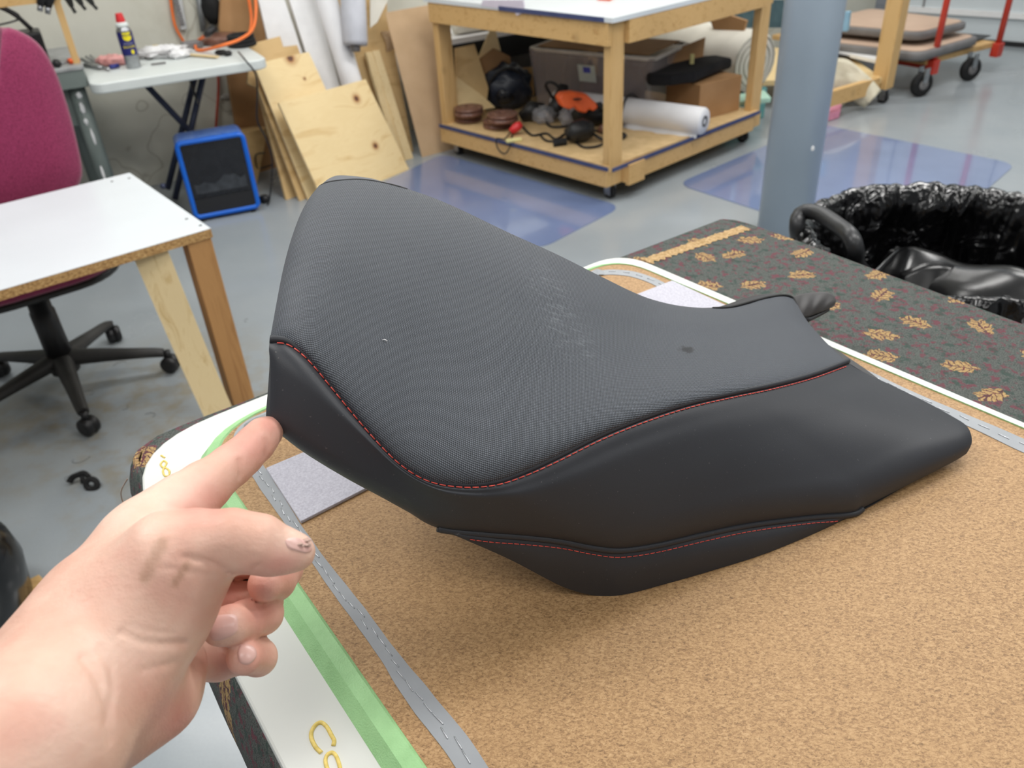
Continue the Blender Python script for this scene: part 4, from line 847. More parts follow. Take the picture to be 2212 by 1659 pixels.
sub(t, 'carton', B().prism([DP(-.58, .3, DZ), DP(-.36, .3, DZ), DP(-.36, .46, DZ), DP(-.58, .46, DZ)], (0, 0, .20)), 'card2')
sub(t, 'flap', B().prism([DP(-.58, .3, DZ+.2), DP(-.36, .3, DZ+.2), DP(-.36, .27, DZ+.25), DP(-.58, .27, DZ+.25)], uy*.004), 'card')
t = thing('beige_box', 'beige box under the white tubs at the far left of the desk', 'box', DP(-.85, .3, DZ)); sub(t, 'carton', B().prism([DP(-.98, .24, DZ), DP(-.60, .24, DZ), DP(-.60, .5, DZ), DP(-.98, .5, DZ)], (0, 0, .20)), plain('beige_card', (200, 186, 168), .8), bevel=.003)
for k in range(3):
    c = DP(-.75, .36, DZ+.202+k*.055); tag(B().lathe(c, [(.095, 0), (.10, .04), (.106, .042), (.106, .054), (.02, .0545)], 32).build('stacked_tub', 'white_plastic'), ('white tub, lowest of the stack at top left of the photo', 'white tub, middle of the stack at top left of the photo', 'white tub, topmost of the stack at top left of the photo')[k], 'tub', 'white tubs stacked on the beige box')
cord([DH(8, 13, .07), DH(40, 42, .08), DP(-.42, .10, DZ+.17), DP(-.36, .14, DZ+.13), DP(-.30, .12, DZ+.01)], .004, 'black', 'hanging_cable', 'thin black cable sloping down from the pine beam to the desk')
t = thing('screwdriver', 'small chrome tool with an orange handle by the desk corner', 'tool', DP(-.08, .06, DZ))
sub(t, 'handle', B().tube([DP(-.05, .07, DZ+.012), DP(-.01, .09, DZ+.012)], .012, 12), 'orange'); sub(t, 'shaft', B().tube([DP(-.05, .07, DZ+.012), DP(-.14, .05, DZ+.008)], .005, 8), 'steel')
tag(B().blob(DP(-.10, .035, DZ+.016), (.02, .018, .016), 14, 8, .3).build('black_knob', 'black'), 'small black knob on the desk corner', 'knob')  # a loose black knob on the desk corner
tag(B().bar(DP(-.22, .05, DZ+.006), DP(-.15, .045, DZ+.006), .018, .01).build('chrome_socket', 'steel'), 'short chrome socket lying on the desk', 'socket')
# ================================================================== BLUE HEATER
h0 = onz(423, 482, .0); h1 = onz(566, 455, .0); hx = (h1-h0); HW = hx.length; hx.normalize(); hn = Vector((hx.y, -hx.x, 0)); HH = .385; HD = .19
hb = Vector((h0.x, h0.y, .015))
t = thing('electric_heater', 'bright blue electric heater with black glass front on the floor', 'heater', hb)
cen = hb+hx*HW/2+Vector((0, 0, HH/2)); up = Vector((0, 0, 1))
def ring(w, h, r, dn): return [cen+hx*a+up*b+hn*dn for a, b in rrect(w, h, r, 6)]
rows = [ring(HW-.05, HH-.05, .02, -HD), ring(HW-.02, HH-.02, .025, -HD), ring(HW-.004, HH-.004, .03, -HD+.012), ring(HW, HH, .032, -.02)]
sub(t, 'case', B().grid(rows, closed=True), 'bluewave')
sub(t, 'back_plate', B().prism(ring(HW-.05, HH-.05, .02, -HD), hn*.004), 'black')
rows = [ring(HW, HH, .032, -.02), ring(HW+.004, HH+.004, .034, -.006), ring(HW-.006, HH-.006, .03, .004), ring(HW-.036, HH-.036, .014, .004), ring(HW-.042, HH-.042, .012, -.006)]
sub(t, 'front_frame', B().grid(rows, closed=True), 'blue')
gx = HW-.04; zc = .30
sub(t, 'glass_front', B().prism([cen+hx*a+up*b+hn*-.006 for a, b in ((-gx/2, -HH*.24), (gx/2, -HH*.24), (gx/2, HH/2-.02), (-gx/2, HH/2-.02))], -hn*.004), 'glass_black')
sub(t, 'grille', B().prism([cen+hx*a+up*b+hn*-.005 for a, b in ((-gx/2, -HH/2+.02), (gx/2, -HH/2+.02), (gx/2, -HH*.245), (-gx/2, -HH*.245))], -hn*.006), 'grille')
pr = []
rngh = random.Random(4)
fpts = [(-gx/2+.02, -.07)]+[(-gx/2+.02+(gx-.04)*k/10, -.02+rngh.uniform(-.012, .03)) for k in range(11)]+[(gx/2-.02, -.07)]
sub(t, 'log_relief', B().prism([cen+hx*a+up*b+hn*-.0045 for a, b in fpts], hn*.001), plain('smoky_log_relief', (52, 56, 62), .5, 12, 30))
sub(t, 'foot', B().bar(hb+hx*.04+Vector((0, 0, -.007)), hb+hx*.04-hn*HD+Vector((0, 0, -.007)), .02, .014), 'black_matt')
sub(t, 'foot', B().bar(hb+hx*(HW-.04)+Vector((0, 0, -.007)), hb+hx*(HW-.04)-hn*HD+Vector((0, 0, -.007)), .02, .014), 'black_matt')
c = onz(574, 438, 0); tag(B().blob(c+Vector((0, 0, .022)), (.028, .022, .022), 18, 12, .1).build('black_plug_end', 'black'), 'black rounded cord end on the floor right of the heater', 'plug')
# ================================================================== BURGUNDY CHAIR
hub = Vector((-1.50, 2.375, 0)); CT = Vector((.61, -.79, 0)).normalized()
t = thing('office_chair', 'burgundy upholstered office chair with a dusty black five-star base', 'chair', hub); ch = t
for k in range(5):
    a_ = math.radians(-58+72*k); d_ = Vector((math.cos(a_), math.sin(a_), 0)); s_ = Vector((-d_.y, d_.x, 0))
    prof = [(.03, .12, .034), (.12, .108, .028), (.22, .092, .022), (.29, .082, .02), (.315, .075, .018)]
    rows = []
    for r_, z_, w_ in prof:
        c_ = hub+d_*r_+Vector((0, 0, z_)); rows.append([c_+s_*w_*math.cos(b)+Vector((0, 0, w_*.85*math.sin(b))) for b in [i*2*math.pi/16 for i in range(16)]])
    lg = sub(t, 'base_arm', B().grid(rows, closed=True).add([p for p in rows[-1]], [list(range(16))], True), 'chairblack', subsurf=1)
    cc = hub+d_*.325+Vector((0, 0, .030)); tw = (s_*.8+d_*(.3 if k % 2 else -.5)).normalized()
    cs = sub(t, 'caster', B().lathe(cc-tw*.026, [(.012, 0), (.022, 0), (.029, .006), (.030, .020), (.026, .0235), (.026, .0285), (.030, .032), (.029, .046), (.022, .052), (.012, .052)], 26, tw).tube([cc+Vector((0, 0, .02)), cc+Vector((0, 0, .05))], .012, 10), 'black')
sub(t, 'hub', B().lathe(hub, [(.035, .07), (.045, .075), (.047, .12), (.04, .14), (.034, .15)], 32), 'chairblack')
sub(t, 'gas_column', B().lathe(hub, [(.040, .13), (.038, .30), (.034, .302), (.034, .40), (.028, .402)], 32), 'black')
sc_ = hub+CT*.02
sub(t, 'mechanism', B().box(sc_+Vector((-.03, 0, .415)), (.22, .12, .05), ax=CT), 'black', bevel=.01)
sr = Vector((-CT.y, CT.x, 0))
def cushion(name, mat, cen_, X, Y, Z, w, h, th, r, sh=None, root=None):
    rows = []
    for s_, dz_ in ((.0, -th/2), (.93, -th/2), (.985, -th*.33), (1, 0), (.985, th*.33), (.90, th*.5), (.5, th*.58), (0.0, th*.6)):
        rows.append([cen_+X*(a*s_)+Y*(b*s_)+Z*dz_ for a, b in rrect(w, h, r, 7)])
    return sub(root or t, name, B().grid(rows, closed=True), mat)
cushion('seat_shell', 'black', sc_+CT*.03+Vector((0, 0, .452)), sr, CT, Vector((0, 0, 1)), .50, .47, .03, .16)
cushion('seat_cushion', 'burg', sc_+CT*.03+Vector((0, 0, .50)), sr, CT, Vector((0, 0, 1)), .52, .49, .08, .17)
bc = hub-CT*.22; tl = math.radians(9); bu = (Vector((0, 0, 1))*math.cos(tl)-CT*math.sin(tl)).normalized(); bn_ = sr.cross(bu); bn_ = bn_ if bn_.dot(CT) > 0 else -bn_
outp = [(-60, 70), (0, 58), (40, 66), (85, 96), (118, 150), (145, 225), (165, 300), (177, 360), (174, 392), (150, 425), (90, 450), (0, 470), (-60, 480)]
Pb = spline([hit(x, y, bc+Vector((0, 0, .6)), bn_) for x, y in outp], 50)
# mirror about the chair's own centre line to make the whole back
ctr = bc+Vector((0, 0, .6)); right = [((p-ctr).dot(sr), (p-ctr).dot(bu)) for p in Pb]
sgn = 1 if right[20][0] > 0 else -1
wmax = max(abs(a) for a, b in right); bot = min(b for a, b in right); topb = max(b for a, b in right)
def halfw(v):
    best = max([abs(a) for a, b in right if abs(b-v) < .03 and a*sgn > 0] or [wmax*.5]); return best
cx_shift = 0
prof = []
NV = 20
for i in range(NV+1):
    v = bot+(topb-bot)*i/NV
    w_ = wmax*min(1, (max(0, 1-((v-topb)/(topb-bot)+.0)**2*0))) if False else None
right_edge = [(a*sgn, b) for a, b in right if a*sgn > wmax*.15]
right_edge = sorted(right_edge, key=lambda q_: q_[1])
bot = right_edge[0][1]; topb = max(b for a, b in right)
W2 = .235; mxr = max(a for a, b in right_edge); 
cxr = mxr-W2
loop = [((a-cxr), b) for a, b in right_edge if a > cxr]+[]
loop = [(0.0, bot-.0)]+[q_ for q_ in loop if q_[0] > .02]+[(0.0, topb)]
full = loop+[(-a, b) for a, b in loop[::-1][1:-1]]
cenv = (bot+topb)/2; rows = []
for s_, dz_ in ((.0, -.03), (.9, -.035), (.985, -.02), (1, 0), (.985, .018), (.93, .032), (.6, .045), (.25, .05), (0, .05)):
    rows.append([ctr+sr*sgn*(a*s_+cxr)+bu*(cenv+(b-cenv)*s_)+bn_*dz_ for a, b in full])
sub(t, 'backrest', B().grid(rows, closed=True), 'burg')
sub(t, 'back_bracket', B().tube(spline([hub+Vector((0, 0, .42))-CT*.05, hub-CT*.24+Vector((0, 0, .42)), hub-CT*.30+Vector((0, 0, .55)), hub-CT*.30+Vector((0, 0, .7))], 16), .022, 12), 'black')
# ================================================================== WHITE LAMINATE TABLE
TZ = .65; tc = onz(455, 493, TZ); tb = onz(280, 373, TZ); tl_ = onz(0, 618, TZ)
e1 = (tb-tc).normalized(); e2 = Vector((-e1.y, e1.x, 0)); e2 = e2 if e2.dot(tl_-tc) > 0 else -e2; Dp = (tb-tc).length
t = thing('side_table', 'white laminate table with chipboard edge and pine legs, screws in its corner', 'table', (tc.x, tc.y, 0))
sub(t, 'tabletop', B().prism([tc+Vector((0, 0, -.026)), tb+Vector((0, 0, -.026)), tb+e2*1.3+Vector((0, 0, -.026)), tc+e2*1.3+Vector((0, 0, -.026))], (0, 0, .0245)), 'chip')
sub(t, 'laminate_face', B().prism([tc+Vector((0, 0, -.0015)), tb+Vector((0, 0, -.0015)), tb+e2*1.3+Vector((0, 0, -.0015)), tc+e2*1.3+Vector((0, 0, -.0015))], (0, 0, .0015)), 'laminate')
for (x, y) in ((403, 473), (433, 487), (242, 392), (279, 385), (243, 397)):
    if (x, y) == (243, 397): continue
    p = onz(x, y, TZ); sub(t, 'screw_head', B().lathe(p, [(.0045, .0), (.0045, .0006), (.001, .0004)], 16), 'clamp')
lc = tc+e1*.035+e2*.045+Vector((0, 0, -.026))
foot = Vector((lc.x, lc.y, 0))
sub(t, 'leg', B().prism([tc+e1*.004+e2*.004-Vector((0, 0, TZ-.0)), tc+e1*.06+e2*.004-Vector((0, 0, TZ)), tc+e1*.06+e2*.07-Vector((0, 0, TZ)), tc+e1*.004+e2*.07-Vector((0, 0, TZ))], (0, 0, TZ-.0265)), 'oak_v', bevel=.002)
# pale brace board, slightly bowed
A0 = onz(288, 556, TZ-.028); A1 = onz(362, 540, TZ-.028); B0 = onz(490, 1005, .0); B1 = onz(548, 985, .0)
rows = []
for k in range(13):
    s = k/12; bow = e1*(.02*math.sin(math.pi*s)); a_ = A0.lerp(B0, s)+bow; b_ = A1.lerp(B1, s)+bow; n_ = (b_-a_).cross(B0-A0).normalized()*.018
    rows.append([a_, b_, b_+n_, a_+n_])
sub(t, 'brace', B().grid(rows, smooth=False, closed=True).add(rows[0], [(0, 1, 2, 3)]).add(rows[-1], [(0, 1, 2, 3)]), 'pine_pale')
for s in (.0, ):
    sub(t, 'leg', B().prism([tb+e2*.9-e1*.06-Vector((0, 0, TZ)), tb+e2*.9-Vector((0, 0, TZ)), tb+e2*.96-Vector((0, 0, TZ)), tb+e2*.96-e1*.06-Vector((0, 0, TZ))], (0, 0, TZ-.0265)), 'pine_v')
# ================================================================== FLOOR BITS ON THE LEFT
c = onz(180, 1040, 0)
t = thing('black_bracket', 'broken black plastic hook piece lying alone on the floor', 'bracket', c)
sub(t, 'hook', B().tube(spline([onz(150, 1042, .012), onz(156, 1032, .022), onz(168, 1026, .03), onz(182, 1022, .03), onz(192, 1030, .022)], 18), [.010]*18, 10, flat=.7), 'black_matt')
c = onz(198, 1046, .014); sub(t, 'ring', B().tube([c+Vector((math.cos(a)*.016, .006*math.sin(a), math.sin(a)*.014)) for a in [i*2*math.pi/20 for i in range(20)]], .0085, 10, closed=True), 'black_matt')
sub(t, 'arm', B().tube([onz(176, 1024, .028), onz(180, 1044, .010)], .007, 8), 'black_matt')
for i in range(16):
    rr_ = random.Random(i); x = rr_.choice([rr_.uniform(20, 560)]); y = rr_.uniform(640, 1180)
    if (x < 400 and y < 760): continue
    c = onz(x, y, .001); a0 = rr_.uniform(0, 6); L = rr_.uniform(.02, .05)
    pts = [c+Vector((math.cos(a0+k*.5)*L*k/5, math.sin(a0+k*.5)*L*k/5, .0)) for k in range(6)]
    tag(B().tube(spline(pts, 12), .0005, 4).build('loose_thread', 'clamp'), 'fine dark loose thread lying on the grey floor', 'thread', 'loose threads on the floor')
c = onz(-60, 1345, 0)
t = thing('black_bucket', 'glossy black bucket at the left edge of the photo behind the arm', 'bucket', c)
sub(t, 'bucket_body', B().lathe(c, [(.11, 0), (.14, .02), (.158, .14), (.15, .20), (.12, .235), (.05, .24)], 36), plain('glossy_black_plastic', (14, 15, 17), .18, 4))
tag(B().prism([onz(x, y, 0) for x, y in ((-160, 1390), (95, 1262), (130, 1300), (-120, 1440))], (0, 0, .035)).build('floor_board', 'pine', bevel=.002), 'pine board lying on the floor by the black bucket, behind the forearm', 'board')
# ================================================================== TRASH BIN WITH BLACK LINER
bc_ = Vector((.915, 1.50, 0)); BR = .305; BZ = .74
t = thing('trash_bin', 'round bin lined with a shiny black bag beside the carpeted bench', 'bin', bc_)
sub(t, 'barrel', B().lathe(bc_, [(.24, 0), (.25, .01), (BR-.02, BZ-.05), (BR, BZ-.03), (BR, BZ-.005), (BR-.015, BZ-.005), (.24, .04)], 48), plain('grey_bin_plastic', (88, 92, 96), .5))
rows = []; NS = 220
def lin(r, z, ph, amp, crk):
    p = Vector((math.cos(ph)*3, math.sin(ph)*3, z*7)); n1 = noise.noise(p*2.2); n2 = noise.noise(p*6+Vector((7, 1, 3))); n3 = abs(noise.noise(Vector((math.cos(ph)*9, math.sin(ph)*9, z*4))))
    rr = r*(1+amp*(n1*.5+n2*.4)-crk*n3); return bc_+Vector((math.cos(ph)*rr, math.sin(ph)*rr, z+amp*.25*n2+crk*.12*n1))
for r, z, a_, c_ in ((BR+.03, .44, .05, .05), (BR+.035, .52, .05, .06), (BR+.025, .60, .05, .07), (BR+.02, .66, .04, .06), (BR+.018, .71, .03, .04), (BR+.012, .755, .025, .04), (BR, .772, .02, .05), (BR-.015, .768, .03, .06), (BR-.03, .73, .04, .08), (BR-.035, .68, .06, .10), (BR-.04, .62, .08, .12), (BR-.05, .55, .09, .12), (BR-.07, .47, .10, .12), (BR-.11, .41, .12, .1), (BR-.18, .37, .14, .1), (.04, .36, .1, 0)):
    rows.append([lin(r, z, 2*math.pi*k/NS, a_, c_) for k in range(NS)])
dense = []
for i in range(len(rows)-1):
    for k in range(3):
        s = k/3; dense.append([a.lerp(b, s) for a, b in zip(rows[i], rows[i+1])])
dense.append(rows[-1])
for i, r_ in enumerate(dense):
    for k, p in enumerate(r_):
        q = p*1; pl_ = noise.noise(Vector((math.atan2(p.y-bc_.y, p.x-bc_.x)*7, p.z*2.5, 4)))
        d_ = noise.noise(q*9+Vector((3, 9, 1)))*.016-abs(pl_)*.030+abs(noise.noise(q*19))*.006; dd = Vector((p.x-bc_.x, p.y-bc_.y, 0)).normalized(); r_[k] = p+dd*(d_-.004)
sub(t, 'bag_liner', B().grid(dense, closed=True), 'film')
# black bent tube handle and vinyl offcuts lying in the bin
h = [onz(1735, 560, .66), onz(1722, 500, .76), onz(1730, 462, .79), onz(1765, 460, .80), onz(1815, 492, .80), onz(1838, 512, .80), onz(1848, 540, .78), onz(1850, 570, .73), onz(1875, 600, .64)]
tag(B().tube(spline(h, 60), .0165, 16).build('bent_handle', plain('worn_black_rubber_tube', (34, 35, 37), .38, 8, 30)), 'bent black rubber handle sticking out of the lined bin', 'handle')
pts = [(1905, 600), (1960, 560), (2000, 522), (2060, 528), (2130, 560), (2240, 600), (2330, 640)]
rows = []
for j in range(14):
    s = j/13; rows.append([])
    for k, p in enumerate(spline([onz(x, y, .70) for x, y in pts], 40)):
        u = k/39; z_ = .70-.16*s*s+.02*math.sin(u*9+s*2); q = p+Vector((-.03-.10*s, -.14*s, 0)); q.z = z_+.012*noise.noise(Vector((u*4, s*3, 1))); rows[-1].append(q)
tag(B().grid(rows).build('vinyl_offcut', 'filmsoft', solid=.003), 'smooth black vinyl offcut folded over in the mouth of the bin', 'offcut')
c = onz(1925, 590, .66); rows = []
for j in range(10):
    rows.append([c+Vector((.02+.16*k/20-.02*j/9, -.05*k/20-.10*j/9, .03*math.sin(math.pi*k/20*1.2)*(1-j/12)-.012*j)) for k in range(21)])
tag(B().grid(rows).build('vinyl_offcut', 'filmsoft', solid=.003), 'small curled black vinyl offcut low in the bin beside the bent handle', 'offcut')
# ================================================================== CARPETED BENCH
CZ = T-.012
def line_x(p, d, q, e):                      # crossing of two level lines
    den = d.x*e.y-d.y*e.x; s = ((q.x-p.x)*e.y-(q.y-p.y)*e.x)/den; return p+d*s
cA = onz(583, 848, CZ); cB = onz(1540, 478, CZ); dF_ = (cB-cA).normalized()
cC = onz(1640, 492, CZ); cD = onz(2212, 703, CZ); dR_ = (cD-cC).normalized()
lA = onz(300, 1004, CZ); lB = lA+dR_*.5
k1 = line_x(cA, dF_, lA, dR_); k2 = onz(1560, 474, CZ); k3 = onz(1640, 492, CZ)
k1a = k1+dF_*.035; k1b = k1+dR_*.035
k4 = cC+dR_*1.5; k5 = lA+dR_*1.30
poly = [k1b, k1b.lerp(k1, .55).lerp(k1a, .25), k1a, k2, k3, k4, k5]
t = thing('work_bench', 'bench covered in dark green carpet with tan leaf pattern, in the foreground', 'bench', (.35, .45, 0)); bench = t
sub(t, 'bench_top', B().prism([p+Vector((0, 0, -.06)) for p in poly], (0, 0, .056)), 'ply_dark')
sub(t, 'carpet_cover', B().prism([p+Vector((0, 0, -.006)) for p in poly], (0, 0, .006)), 'carpet')
# carpet seam strip: tan border near the far corner
s0 = onz(1395, 565, CZ); s1 = onz(1612, 492, CZ)
rows = [[], []]; rngs = random.Random(3)
for k in range(60):
    p = s0.lerp(s1, k/59); w_ = .0085+.004*noise.noise(Vector((k*.5, 0, 0)))
    rows[0].append(p-dR_*w_+Vector((0, 0, .0007))); rows[1].append(p+dR_*(w_+.002*math.sin(k*1.9))+Vector((0, 0, .0007)))
sub(t, 'carpet_border', B().grid(rows), plain('tan_carpet_border', (172, 142, 98), .95, 26, 300, bump=.4))
# draped carpet sides with a ragged lower hem
def drape(path, drop, out, nm='carpet_drape', seed=1, n=90):
    P = spline(path, n); rows = [[] for _ in range(8)]; cen = Vector((.3, .45, CZ))
    for k, p in enumerate(P):
        a = P[max(0, k-1)]; b = P[min(n-1, k+1)]; tdir = (b-a); nrm = Vector((tdir.y, -tdir.x, 0)).normalized()
        if nrm.dot(p-cen) < 0: nrm = -nrm
        dr = drop*(1+.18*noise.noise(Vector((k*.09, seed, 0))))+.006*noise.noise(Vector((k*1.7, seed, 5)))
        for j in range(8):
            s = j/7; o_ = out*math.sin(min(1, s*1.6)*math.pi/2)+.008*s*noise.noise(Vector((k*.16, s*2, seed)))
            rows[j].append(Vector((p.x, p.y, CZ-.001))+nrm*o_-Vector((0, 0, dr*s**1.25)))
    sub(bench, nm, B().grid(rows), 'carpet', solid=.004)
drape([k5, k5.lerp(k1b, .25), k5.lerp(k1b, .5), k5.lerp(k1b, .75), k1b, k1b.lerp(k1, .55).lerp(k1a, .25), k1a, k1a+dF_*.1, k1a+dF_*.3, k2], .105, .014)
drape([k2, k3, k3+dR_*.3, k3+dR_*.7, k4], .09, .012, seed=4)
for p in (k1+dF_*.12+dR_*.12, k2-dF_*.06+dR_*.10, k4-dR_*.1-dF_*.1, k5-dR_*.1+dF_*.1):
    sub(bench, 'leg', B().box((p.x, p.y, (CZ-.06)/2), (.09, .09, CZ-.06), ax=dF_), 'pine_v', bevel=.003)
for a_, b_ in ((k1+dF_*.12+dR_*.12, k2-dF_*.06+dR_*.10), (k1+dF_*.12+dR_*.12, k5-dR_*.1+dF_*.1)):
    sub(bench, 'apron', B().bar(a_+Vector((0, 0, -.12)), b_+Vector((0, 0, -.12)), .03, .10), 'pine')
sub(bench, 'loose_yarn', B().tube(spline([onz(275, 1035, CZ-.03), onz(262, 1060, CZ-.07), onz(264, 1080, CZ-.1), onz(276, 1100, CZ-.11)], 20), .0006, 5), plain('pale_yarn', (180, 150, 130), .9))
# ------------------------------------------------------------------ pattern board
def rounded(P, R, n=8):
    q = []
    for i in range(len(P)):
        a, b, d = P[i-1], P[i], P[(i+1) % len(P)]; r = R[i]
        pa = b+(a-b).normalized()*r; pb = b+(d-b).normalized()*r
        for k in range(n+1):
            s = k/n; q.append(pa*(1-s)**2+b*2*s*(1-s)+pb*s*s)
    return q
bz0 = CZ+.0005; WZ = T-.002
oL0 = onz(320, 1090, WZ); oL1 = onz(600, 1640, WZ); oF0 = onz(440, 905, WZ); oF1 = onz(1270, 572, WZ); oR0 = onz(1607, 655, WZ); oR1 = onz(2212, 911, WZ)
dl = (oL1-oL0).normalized(); df = (oF1-oF0).normalized(); dr_ = (oR1-oR0).normalized()
K1 = line_x(oL0, dl, oF0, df); K2 = line_x(oF0, df, oR0, dr_); K3 = oR0+dr_*1.0; K4 = oL0+dl*.75
t = thing('pattern_board', 'white board with hardboard centre and green border lying on the carpeted bench', 'board', (K1.x, K1.y, bz0)); board = t
out = rounded([K1, K2, K3, K4], [.085, .05, .03, .03])
sub(t, 'white_panel', B().prism([Vector((p.x, p.y, bz0)) for p in out], (0, 0, WZ-bz0)), plain('white_painted_board', (216, 218, 212), .35, 3, 5), bevel=.002)
iL0 = onz(511, 1066, T+.004); iL1 = onz(923, 1659, T+.004); iF0 = onz(583, 882, T+.004); iF1 = onz(1262, 590, T+.004); iR0 = onz(1783, 747, T+.004); iR1 = onz(2212, 928, T+.004)
dl2 = (iL1-iL0).normalized(); df2 = (iF1-iF0).normalized(); dr2 = (iR1-iR0).normalized()
J1 = line_x(iL0, dl2, iF0, df2); J2 = line_x(iF0, df2, iR0, dr2); J3 = iR0+dr2*.8; J4 = iL0+dl2*.52
inn = rounded([J1, J2, J3, J4], [.07, .05, .03, .02])
sub(t, 'hardboard_panel', B().prism([Vector((p.x, p.y, WZ+.0004)) for p in inn], (0, 0, T+.004-WZ)), 'hardboard')
# green border: a raised rounded strip around the hardboard
cI = sum(inn, Vector())/len(inn); rows = [[] for _ in range(5)]
nI = len(inn)
for k in range(nI):
    a, b = inn[k-1], inn[(k+1) % nI]; td = (b-a).normalized(); nr = Vector((td.y, -td.x, 0)); nr = nr if nr.dot(inn[k]-cI) > 0 else -nr
    lf = max(0, -nr.dot(dF_)); far = max(0, -nr.dot(dR_))
    rt = max(0, nr.dot(dF_)); w_ = max(.0008, .0035+.0155*lf**2+.004*far-.004*rt)
    if k >= nI-2*9-0 and False: w_ = .02
    for j, (s, z_) in enumerate(((0, .0042), (.10, .0056), (.58, .0054), (1.0, -.0018), (1.0, -.0022))):
        p = inn[k]+nr*w_*s; rows[j].append(Vector((p.x, p.y, T+z_)))
sub(t, 'green_border', B().grid(rows, smooth=False, closed=True), 'green')
def stroke(px, r=.0011, root=board, name='marker_lettering', mat='ochre', z=None, n=40):
    sub(root, name, B().tube(spline([onz(x, y, (z or WZ)+.0002) for x, y in px], n), r, 6, flat=1), mat)
stroke([(720, 1611), (722, 1600), (716, 1588), (706, 1570), (694, 1561), (682, 1566), (673, 1580), (673, 1596), (682, 1614), (694, 1626)], .0013)
stroke([(738, 1672), (731, 1645), (724, 1630), (716, 1626), (706, 1632), (703, 1645), (708, 1662), (718, 1672)], .0012)
stroke([(352, 996), (347, 1003), (352, 1010), (360, 1012), (366, 1018), (364, 1028), (356, 1028), (352, 1018), (356, 1008), (360, 1000), (354, 995)], .0009)
stroke([(348, 984), (356, 989)], .0009); stroke([(361, 1045), (363, 1036), (374, 1027)], .0009)
# grey vinyl strip stapled around the hardboard
sp = [(1060, 1720, .0075), (1015, 1650, .0075), (950, 1562, .0075), (893, 1490, .0072), (835, 1410, .0055), (770, 1320, .0055), (725, 1262, .0052), (684, 1205, .0045), (645, 1150, .0045), (605, 1090, .0055), (568, 1034, .0062), (530, 975, .006), (520, 940, .006), (545, 912, .006), (590, 892, .006), (900, 760, .006), (1240, 610, .006), (1300, 590, .0065), (1350, 590, .007), (1400, 603, .0065), (1480, 640, .006), (1650, 712, .006), (1830, 787, .0045), (1950, 846, .006), (2060, 895, .007), (2212, 963, .009), (2350, 1025, .009)]
SPZ = T+.0046
pts = cat([(p.x, p.y, w_) for p, w_ in [(onz(x, y, SPZ), w) for x, y, w in sp]], 420)
rows = [[], []]; mids = []
for k in range(len(pts)):
    a = pts[max(0, k-1)]; b = pts[min(len(pts)-1, k+1)]; td = Vector((b[0]-a[0], b[1]-a[1], 0)).normalized(); nr = Vector((td.y, -td.x, 0))
    p = Vector((pts[k][0], pts[k][1], SPZ)); w_ = pts[k][2]; wob = .0008*noise.noise(Vector((k*.13, 1, 0)))
    rows[0].append(p-nr*(w_+wob)); rows[1].append(p+nr*(w_-wob)); mids.append((p, td, nr))
wv = [Vector((0, 0, .0028*abs(math.sin(k*.9)))) if 150 < k < 168 or 225 < k < 262 else Vector() for k in range(len(pts))]
rows[0] = [p+w_ for p, w_ in zip(rows[0], wv)]; rows[1] = [p-w_*0+Vector((0, 0, .5*w_.z)) for p, w_ in zip(rows[1], wv)]
t = thing('vinyl_strip', 'thin grey vinyl strip stapled along the edge of the hardboard', 'strip', mids[60][0])
sub(t, 'strip_body', B().grid(rows, smooth=False), 'strip', solid=.0008)
k = 8; n_st = 0; rg = random.Random(5)
while k < len(mids)-6 and n_st < 98:
    p, td, nr = mids[k]; yy = nr*rg.uniform(-.0016, .0016); L = .0038+.0012*rg.random(); an = rg.uniform(-.12, .12); d_ = td+nr*an
    z_ = Vector((0, 0, .0007))
    sub(t, 'staple', B().tube([p+yy-d_*L+Vector((0, 0, .0002)), p+yy-d_*L*.9+z_, p+yy+d_*L*.9+z_, p+yy+d_*L+Vector((0, 0, .0002))], .00042, 5), 'staple'); n_st += 1
    k += 3 if k < 140 else 5
# curled scraps of strip at two corners
tag(B().grid([[onz(x, y, SPZ+.002+z_) for x, y in px] for px, z_ in (([(528, 918), (540, 910), (552, 903), (566, 898), (580, 893)], 0), ([(526, 926), (540, 922), (553, 915), (566, 910), (582, 905)], .003))]).build('strip_curl', 'strip', solid=.001), 'curled end of grey vinyl by the index fingertip', 'strip')
def felt(px, label):
    q = [onz(x, y, T+.0045) for x, y in px]; tag(B().prism(q, (0, 0, .0028)).build('felt_square', 'felt', bevel=.0006), label, 'felt', 'pale felt squares on the board')
felt([(576, 1016), (651, 1132), (850, 1030), (755, 940)], 'pale lilac felt square sticking out under the left end of the motorcycle seat')
felt([(1375, 640), (1452, 610), (1585, 672), (1500, 715)], 'pale felt square on the far side of the seat near the board corner')
# ================================================================== MOTORCYCLE SEAT
def D3(a): return dep(a[0], a[1], a[2])
top_sil = [(690, 400, .60), (715, 392, .61), (760, 387, .618), (800, 389, .620), (850, 399, .622), (930, 425, .622), (1000, 455, .622), (1100, 503, .625), (1200, 548, .635), (1300, 598, .65), (1370, 632, .665), (1420, 650, .678), (1480, 662, .692), (1560, 666, .715), (1610, 658, .730), (1650, 646, .742), (1690, 639, .752), (1717, 645, .758)]
seam = [(583, 735, .441), (622, 741, .443), (665, 775, .444), (715, 835, .445), (765, 897, .446), (815, 955, .447), (860, 1000, .449), (905, 1030, .451), (950, 1045, .454), (1010, 1050, .459), (1070, 1043, .464), (1130, 1022, .472), (1200, 990, .482), (1290, 945, .498), (1380, 908, .515), (1480, 875, .537), (1580, 852, .563), (1660, 836, .588), (1750, 813, .625), (1832, 783, .675)]
left_e = [(690, 400, .60), (668, 428, .575), (648, 465, .55), (628, 520, .52), (612, 580, .497), (600, 640, .472), (590, 695, .452), (583, 735, .441)]
